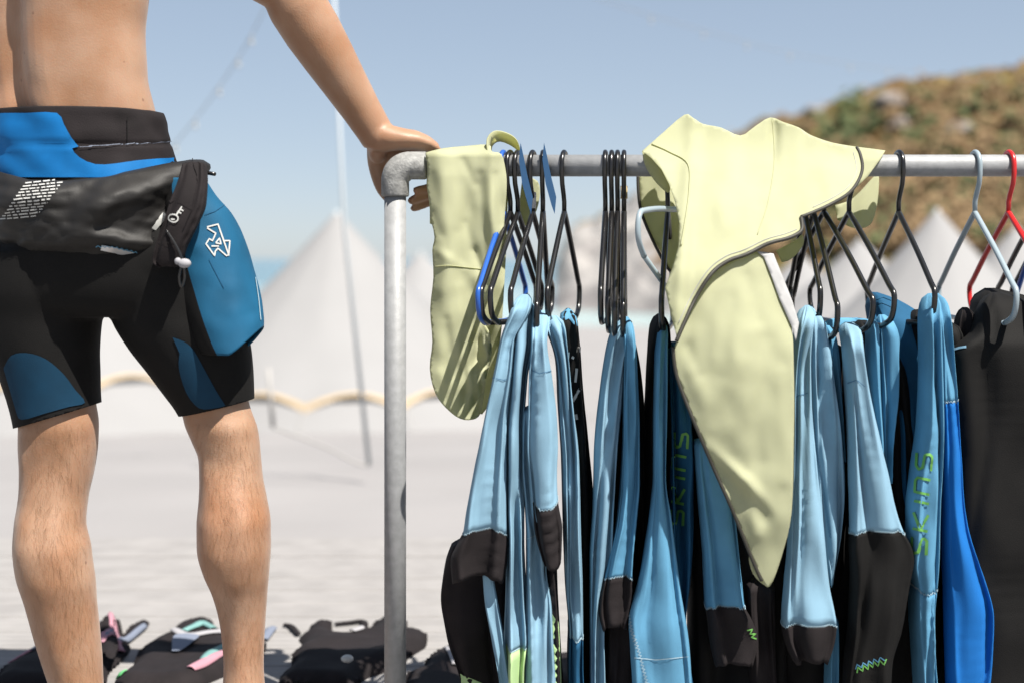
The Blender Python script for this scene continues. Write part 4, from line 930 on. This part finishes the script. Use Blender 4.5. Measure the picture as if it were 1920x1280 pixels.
panel('thigh_panel', sp([(324, 632), (345, 640), (362, 655), (382, 690), (405, 732), (420, 756), (420, 760), (402, 764), (374, 764), (350, 735), (336, 690), (337, 662)], 3), sb_, M['thigh'], shorts, .0018, 8)

# waist: band, blue yoke, folded-down top
def wrap(keys, name, mt, bumpf=None, n=96, nr=40, th=.004, seed=0, remap=None):
    V, f = ringloft(keys, n, nr, None)
    V = [Vector(v) for v in V]
    f = loft_faces(nr, n, False, True)
    if bumpf:
        for i, v in enumerate(V):
            px, py = pix(v)
            if remap:
                t = (py - keys[0][0]) / (keys[-1][0] - keys[0][0]); q = remap(px, t); v.z += (py - q) * v.y / F; py = q
            j = i % n; c = P(170, py, 2.56); dirn = Vector((v.x - c.x, v.y - c.y, 0)).normalized()
            v += dirn * bumpf(px, py, v, 2 * math.pi * j / n)
    o = obj(name, V, f, mt, person); solid(o, th, -1); return o
band = wrap([(214, 138, 192, .126, 2.575, 30, -.02), (225, 140, 194, .129, 2.575, 29, -.02), (262, 146, 191, .132, 2.572, 27, -.03), (300, 154, 191, .134, 2.57, 24, -.05), (345, 165, 194, .136, 2.565, 20, -.05)], 'waist_band', M['black_warm'],
            lambda px, py, v, th: .004 * nz(th * 3, py * .03, 1) - .003 * math.exp(-((py - 270) / 4) ** 2))
bb = bvh_of([band])
panel('waist_panel', sp([(-40, 214), (0, 213), (60, 212), (108, 213), (120, 232), (134, 258), (148, 276), (136, 279), (150, 296), (180, 309), (215, 308), (255, 302), (300, 298), (344, 298), (350, 315), (340, 345), (0, 345), (-40, 345)], 2), bb, M['cyan'], band, .0025, 9)
ribbons('seam', [[(150, 277), (200, 274), (260, 270), (325, 264)]], .9, bb, M['slate'], band, .0035)
ribbons('seam', [[(238, 220), (238, 268)]], 1.3, bb, M['black'], band, .003)
def roll_b(px, py, v, th):
    d1 = abs((py - 352) + (px - 260) * .42); r = .022 * math.exp(-(d1 / 30) ** 2) * max(0, min(1, (px - 130) / 60))       # long diagonal fold
    d2 = abs((py - 450) - (px - 200) * .13); r += .012 * math.exp(-(d2 / 16) ** 2) * max(0, min(1, (px - 110) / 60))
    d3 = abs((py - 372) - (px - 40) * -.2); r += .010 * math.exp(-(d3 / 22) ** 2) * max(0, min(1, (150 - px) / 50))
    r += .006 * nz(px * .02, py * .02, 3) + .004 * nz(px * .05, py * .06, 5)
    return r
roll = wrap([(297, 172, 196, .130, 2.56, 12, -.02), (303, 176, 206, .146, 2.56, 12, -.04), (330, 180, 206, .158, 2.555, 11, -.05), (380, 182, 205, .166, 2.55, 9, -.04), (430, 184, 198, .164, 2.55, 8, -.02), (470, 185, 188, .158, 2.55, 8, .02), (498, 185, 180, .140, 2.55, 8, .04)], 'folded_top', M['smooth_black'], roll_b, n=160, nr=70,
            remap=lambda px, t: (lambda a, b_: a + (b_ - a) * t)(float(np.interp(px, [-60, 0, 60, 130, 200, 270, 340, 365, 390], [318, 328, 344, 345, 336, 320, 301, 297, 306])), float(np.interp(px, [-60, 100, 250, 345], [462, 470, 488, 500]))))
corner = garment_loft('tied_corner', [(304, 344, 386, 2.425), (340, 334, 389, 2.405), (380, 320, 386, 2.392), (420, 306, 372, 2.386), (460, 292, 352, 2.386), (488, 286, 343, 2.39), (500, 300, 332, 2.395)], M['black_warm'], person, 2.40, .018, .3, 120, nr=40, dome=6)
rbv = bvh_of([roll, corner])
# printed text block, key mark, care tag
tp = []
rg = random.Random(5)
for i in range(12):
    y0 = 345 + i * 6.0; xa = 48 - i * 4.2; xb = 122 - i * 4.6; x = xa
    while x < xb:
        l = rg.uniform(5, 16); tp.append([(x, y0 - (x - xa) * .10), (min(x + l, xb), y0 - (min(x + l, xb) - xa) * .10)]); x += l + rg.uniform(2, 4)
ribbons('text_print', tp, 2.1, rbv, M['white_print'], roll, .0018, 4)
panel('white_tag', [(283, 427), (304, 399), (312, 404), (290, 432)], rbv, M['white_tag'], roll, .004, 5)
ring_ = [(326 + 8 * math.cos(a), 410 + 7 * math.sin(a)) for a in np.linspace(0, 2 * math.pi, 16)]
ribbons('key_print', [ring_, [(331, 404), (341, 388)], [(338, 393), (344, 396)], [(335, 398), (340, 401)], [(322, 412), (328, 412)]], 2.4, rbv, M['white_print'], roll, .0025, 2)
ribbons('stitching', [[(336, 376), (362, 392)], [(360, 300), (372, 340), (362, 392), (345, 430)], [(286, 445), (330, 460)], [(300, 390), (330, 372)]], 1.4, rbv, M['black_warm'], roll, .003)
ribbons('silver_trim', [[(190, 463), (215, 468), (245, 476), (275, 486)]], 10, rbv, M['silver'], roll, .0022)
ribbons('seam', [zig([(180, 460), (215, 462), (250, 470), (288, 482)], 1.5, 4)], 1.4, rbv, M['blue_mid'], roll, .003)
v, f = tube([P(386, 324, 2.50), P(403, 327, 2.49)], .0035, 8); obj('zip_pull', v, f, M['plastic_black'], person)
# tied corner with toggle cord
v, f = tube(smooth_path([P(312, 432, 2.366), P(330, 460, 2.364), P(342, 488, 2.362), (P(346, 520, 2.364)), P(340, 538, 2.366), P(336, 520, 2.364), P(342, 492, 2.362)], 6), .0022, 8); obj('toggle_cord', v, f, M['plastic_black'], person)
obj('toggle', *join(ellipsoid(P(346, 494, 2.362), (.011, .008, .008)), ellipsoid(P(334, 490, 2.362), (.006, .006, .006))), M['pale_grey'], person)
# blue sleeve hanging at the hip
def hipflap():
    K_ = [(336, 306, 384), (365, 300, 403), (400, 300, 433), (450, 304, 458), (500, 312, 474), (560, 330, 487), (600, 346, 492), (640, 364, 494), (664, 380, 494)]
    ys = [k[0] for k in K_]; nr_ = 70; yq = np.linspace(336, 662, nr_); a = pchip(ys, [k[1] for k in K_], yq); b_ = pchip(ys, [k[2] for k in K_], yq)
    V = []; n = 64
    for i in range(nr_):
        t = i / (nr_ - 1); dd = 2.475 + .02 * math.sin(t * 3); c = P((a[i] + b_[i]) / 2, yq[i], dd); hw = (b_[i] - a[i]) / 2 * dd / F
        for j in range(n):
            th = 2 * math.pi * j / n; ct, st = math.cos(th), math.sin(th)
            p = Vector((c.x + hw * ct, c.y + (hw * .8 + .016) * st * (1 + .04 * nz(th * 2, t * 6, 2)) + .003 * nz(ct * 2, st * 2, t * 9), c.z))
            p.z += (max(0, t - .5) / .5) ** 1.5 * .052 * max(0, ct - .1) ** 1.2; V.append(p)
    return V, loft_faces(nr_, n, False, True)
hv_, hq_ = hipflap(); hmi = [0 if math.cos(2 * math.pi * ((k % 64) + .5) / 64) > -.30 or (k % 64) < 32 else 1 for k in range(len(hq_))]  # left camera-side faces black: black cloth plus the sleeve's shaded turn, put into colour
hf = obj('hip_sleeve', hv_, hq_, [M['hip_blue'], M['black']], person, mi=hmi); solid(hf, .003, -1)
hb = bvh_of([hf])
# white arrow emblem on it
ribbons('emblem', [[(388, 426), (408, 421), (420, 455), (428, 478), (424, 480), (408, 466), (403, 472), (402, 480), (386, 458), (392, 448), (398, 452), (404, 438), (388, 428)],
                   [(404, 456), (414, 458), (411, 447), (404, 456)], [(396, 462), (410, 462)], [(420, 452), (430, 452), (428, 480)]], 2.6, hb, M['white_print'], hf, .0016, 2)
ribbons('seam', [[(384, 403), (402, 397), (420, 385)], [(392, 486), (405, 512), (420, 540)]], 1.4, hb, M['blue_deep'], hf, .0014)
ribbons('seam', [[(478, 520), (484, 560), (488, 600)]], 1.4, hb, M['stitch_blue'], hf, .0014)
# leg hair
bbv = bvh_of([body]); HV = []; HF = []; rg = random.Random(11)
for k in range(3000):
    left = k % 2; py = rg.uniform(790, 1300)
    px = rg.uniform(20, 200) if left else rg.uniform(335, 515)
    h = bbv.ray_cast(EYE, (P(px, py, 2.5) - EYE).normalized())
    if h[0] is None or h[0].y > 2.7: continue
    nn = h[1]; dn = Vector(((.5 * nz(px * .012, py * .01, 4) + rg.gauss(.1, .28)), 0, -1)); dn = (dn - nn * dn.dot(nn)).normalized(); L_ = rg.uniform(.008, .028); sd_ = dn.cross(nn).normalized(); cv = rg.uniform(-.5, .5)
    pts = [h[0] + nn * (.0004 + .0035 * t * (1.6 - t)) + dn * L_ * t + sd_ * cv * L_ * t * t for t in (0, .33, .66, 1)]
    o = len(HV)
    for i, p in enumerate(pts):
        wd = .00014 * (1 - .6 * i / 3); HV += [p - sd_ * wd, p + sd_ * wd]
    HF += [(o+2*i, o+2*i+1, o+2*i+3, o+2*i+2) for i in range(3)]
lh = obj('leg_hair', HV, HF, M['leg_hair'], person); lh['kind'] = 'stuff'

# ------------------------------------------------------------------ folded wetsuits on the ground
def mound(name, poly, h, mt, parent, z0=.002, step=.0095, seed=0, fold=.55):
    pts2 = [G(x, y, z0 + h * .4) for x, y in poly]; pl = sp([(p.x, p.y) for p in pts2 + pts2[:1]], 5)[:-1]; pts, tr = fill(pl + pl[:0], step)
    ba = np.array(pl); V = []
    for x, y in pts:
        dmin = math.sqrt(((ba - (x, y)) ** 2).sum(1).min()); e = min(1, dmin / .045); e = math.sin(e * math.pi / 2) ** .8
        z = z0 - .002 + h * .62 * e * (.8 + fold * (nz(x, y * .7, seed, 5) * .9 + .35 * nz(x, y, seed + 3, 11))); V.append((x, y, z))
    return obj(name, V, tr, mt, parent)
def strip(name, pts, wd, mt, parent, z):
    """a flat panel or strap lying on the pile"""
    bd = [c for c in parent.children if c.type == 'MESH' and c.name.startswith(('body', 'sleeve'))]; b = bvh_of(bd) if bd else None
    pp = smooth_path([G(x, y, z * .6) for x, y in pts], 8); V = []; m = len(pp); top = []; bot = []
    for i, p in enumerate(pp):
        t = pp[min(i + 1, m - 1)] - pp[max(i - 1, 0)]; t.z = 0; t.normalize(); nn = Vector((-t.y, t.x, 0)); w_ = wd * .8 * (.75 + .25 * math.sin(math.pi * i / (m - 1)))
        for k in (-1, -.33, .33, 1):
            q = p + nn * w_ * k; h = b.ray_cast(Vector((q.x, q.y, .5)), Vector((0, 0, -1))) if b else (None,)
            V.append(Vector((q.x, q.y, (h[0].z if h[0] is not None else .002) + .0035 + .003 * (1 - k * k))))
    Fc = [(i*4+k, i*4+k+1, i*4+k+5, i*4+k+4) for i in range(m - 1) for k in range(3)]
    o = obj(name, V, Fc, mt, parent); solid(o, .003, 0); return o
def pile(px, py, label):
    return empty('folded_wetsuit', G(px, py, 0), label, 'wetsuit', 'folded wetsuits laid out on the ground')
p1 = pile(100, 1262, 'folded black and pink wetsuit on the ground behind the man\'s left leg')
mound('body', [(-15, 1262), (10, 1235), (45, 1215), (90, 1190), (150, 1172), (200, 1150), (222, 1150), (232, 1180), (245, 1196), (235, 1215), (205, 1245), (190, 1266), (100, 1268), (30, 1270)], .05, M['black_warm'], p1, seed=1)
mound('sleeve', [(185, 1200), (190, 1165), (200, 1142), (212, 1137), (216, 1150), (214, 1170), (222, 1195), (210, 1215)], .05, M['black_warm'], p1, .04, seed=2)
mound('sleeve', [(222, 1196), (245, 1165), (268, 1152), (280, 1156), (272, 1170), (250, 1188), (226, 1206)], .03, M['black_warm'], p1, .004, seed=3)
strip('trim', [(208, 1150), (214, 1166), (216, 1180), (228, 1190)], .014, M['pink'], p1, .085)
strip('trim', [(196, 1228), (215, 1212), (245, 1190), (272, 1168)], .010, M['slate'], p1, .022)
strip('trim', [(20, 1222), (40, 1216), (58, 1210)], .013, M['pink'], p1, .05); strip('trim', [(56, 1210), (70, 1198), (90, 1188)], .012, M['slate'], p1, .055)
strip('trim', [(186, 1240), (200, 1226), (222, 1212)], .016, M['pink'], p1, .015)
p2 = pile(330, 1268, 'folded black wetsuit with teal and pink trim behind the man\'s right leg')
mound('body', [(210, 1268), (222, 1250), (250, 1230), (262, 1205), (285, 1188), (320, 1172), (328, 1158), (350, 1158), (385, 1146), (405, 1160), (425, 1172), (470, 1180), (500, 1190), (480, 1225), (440, 1240), (400, 1256), (360, 1272), (280, 1274)], .055, M['black_warm'], p2, seed=5)
strip('trim', [(345, 1176), (365, 1166), (382, 1160), (400, 1170)], .014, M['teal'], p2, .066); strip('trim', [(326, 1176), (345, 1184), (370, 1184), (420, 1176)], .016, M['pale_grey'], p2, .06)
strip('trim', [(384, 1240), (400, 1224), (424, 1210)], .018, M['teal'], p2, .05); strip('trim', [(358, 1266), (390, 1250), (425, 1232)], .017, M['pink'], p2, .03)
strip('trim', [(224, 1248), (232, 1252)], .012, M['green'], p2, .05)
strip('trim', [(495, 1188), (505, 1172), (512, 1166)], .016, M['slate'], p2, .03)
mound('logo_patch', [(322, 1216), (328, 1186), (372, 1186), (362, 1198), (340, 1214)], .004, M['slate'], p2, .036, seed=8)
p3 = pile(640, 1266, 'folded plain black wetsuit with white disc behind the steel post')
mound('body', [(522, 1262), (526, 1248), (545, 1232), (548, 1210), (545, 1206), (560, 1204), (566, 1190), (560, 1180), (575, 1170), (585, 1156), (600, 1154), (621, 1151), (624, 1170), (640, 1180), (665, 1172), (690, 1170), (712, 1150), (760, 1150), (766, 1172), (798, 1172), (799, 1192), (780, 1205), (750, 1226), (716, 1242), (690, 1250), (654, 1270), (600, 1268)], .055, M['black_warm'], p3, seed=11)
strip('sleeve', [(628, 1160), (655, 1157), (680, 1155), (684, 1170)], .012, M['black_warm'], p3, .03); strip('strap', [(532, 1166), (545, 1168), (560, 1184)], .010, M['black_warm'], p3, .02)
v, f = ellipsoid(G(651, 1234, .062), (.013, .013, .008)); obj('disc', v, f, M['white_tag'], p3)
strip('trim', [(660, 1178), (672, 1174), (680, 1172)], .013, M['pale_grey'], p3, .06)
p4 = pile(830, 1280, 'folded black wetsuit on the ground below the leftmost hanging suit')
mound('body', [(752, 1290), (765, 1245), (790, 1236), (805, 1215), (835, 1196), (860, 1200), (880, 1240), (895, 1290), (860, 1300), (800, 1300)], .06, M['black_warm'], p4, seed=15)
strip('trim', [(838, 1206), (846, 1222), (852, 1240)], .008, M['pale_grey'], p4, .06)
p5 = pile(1080, 1260, 'dark folded wetsuit glimpsed between the left hanging suits')
mound('body', [(1020, 1262), (1030, 1220), (1050, 1210), (1100, 1215), (1130, 1240), (1120, 1275), (1060, 1280)], .05, M['black_warm'], p5, seed=17)
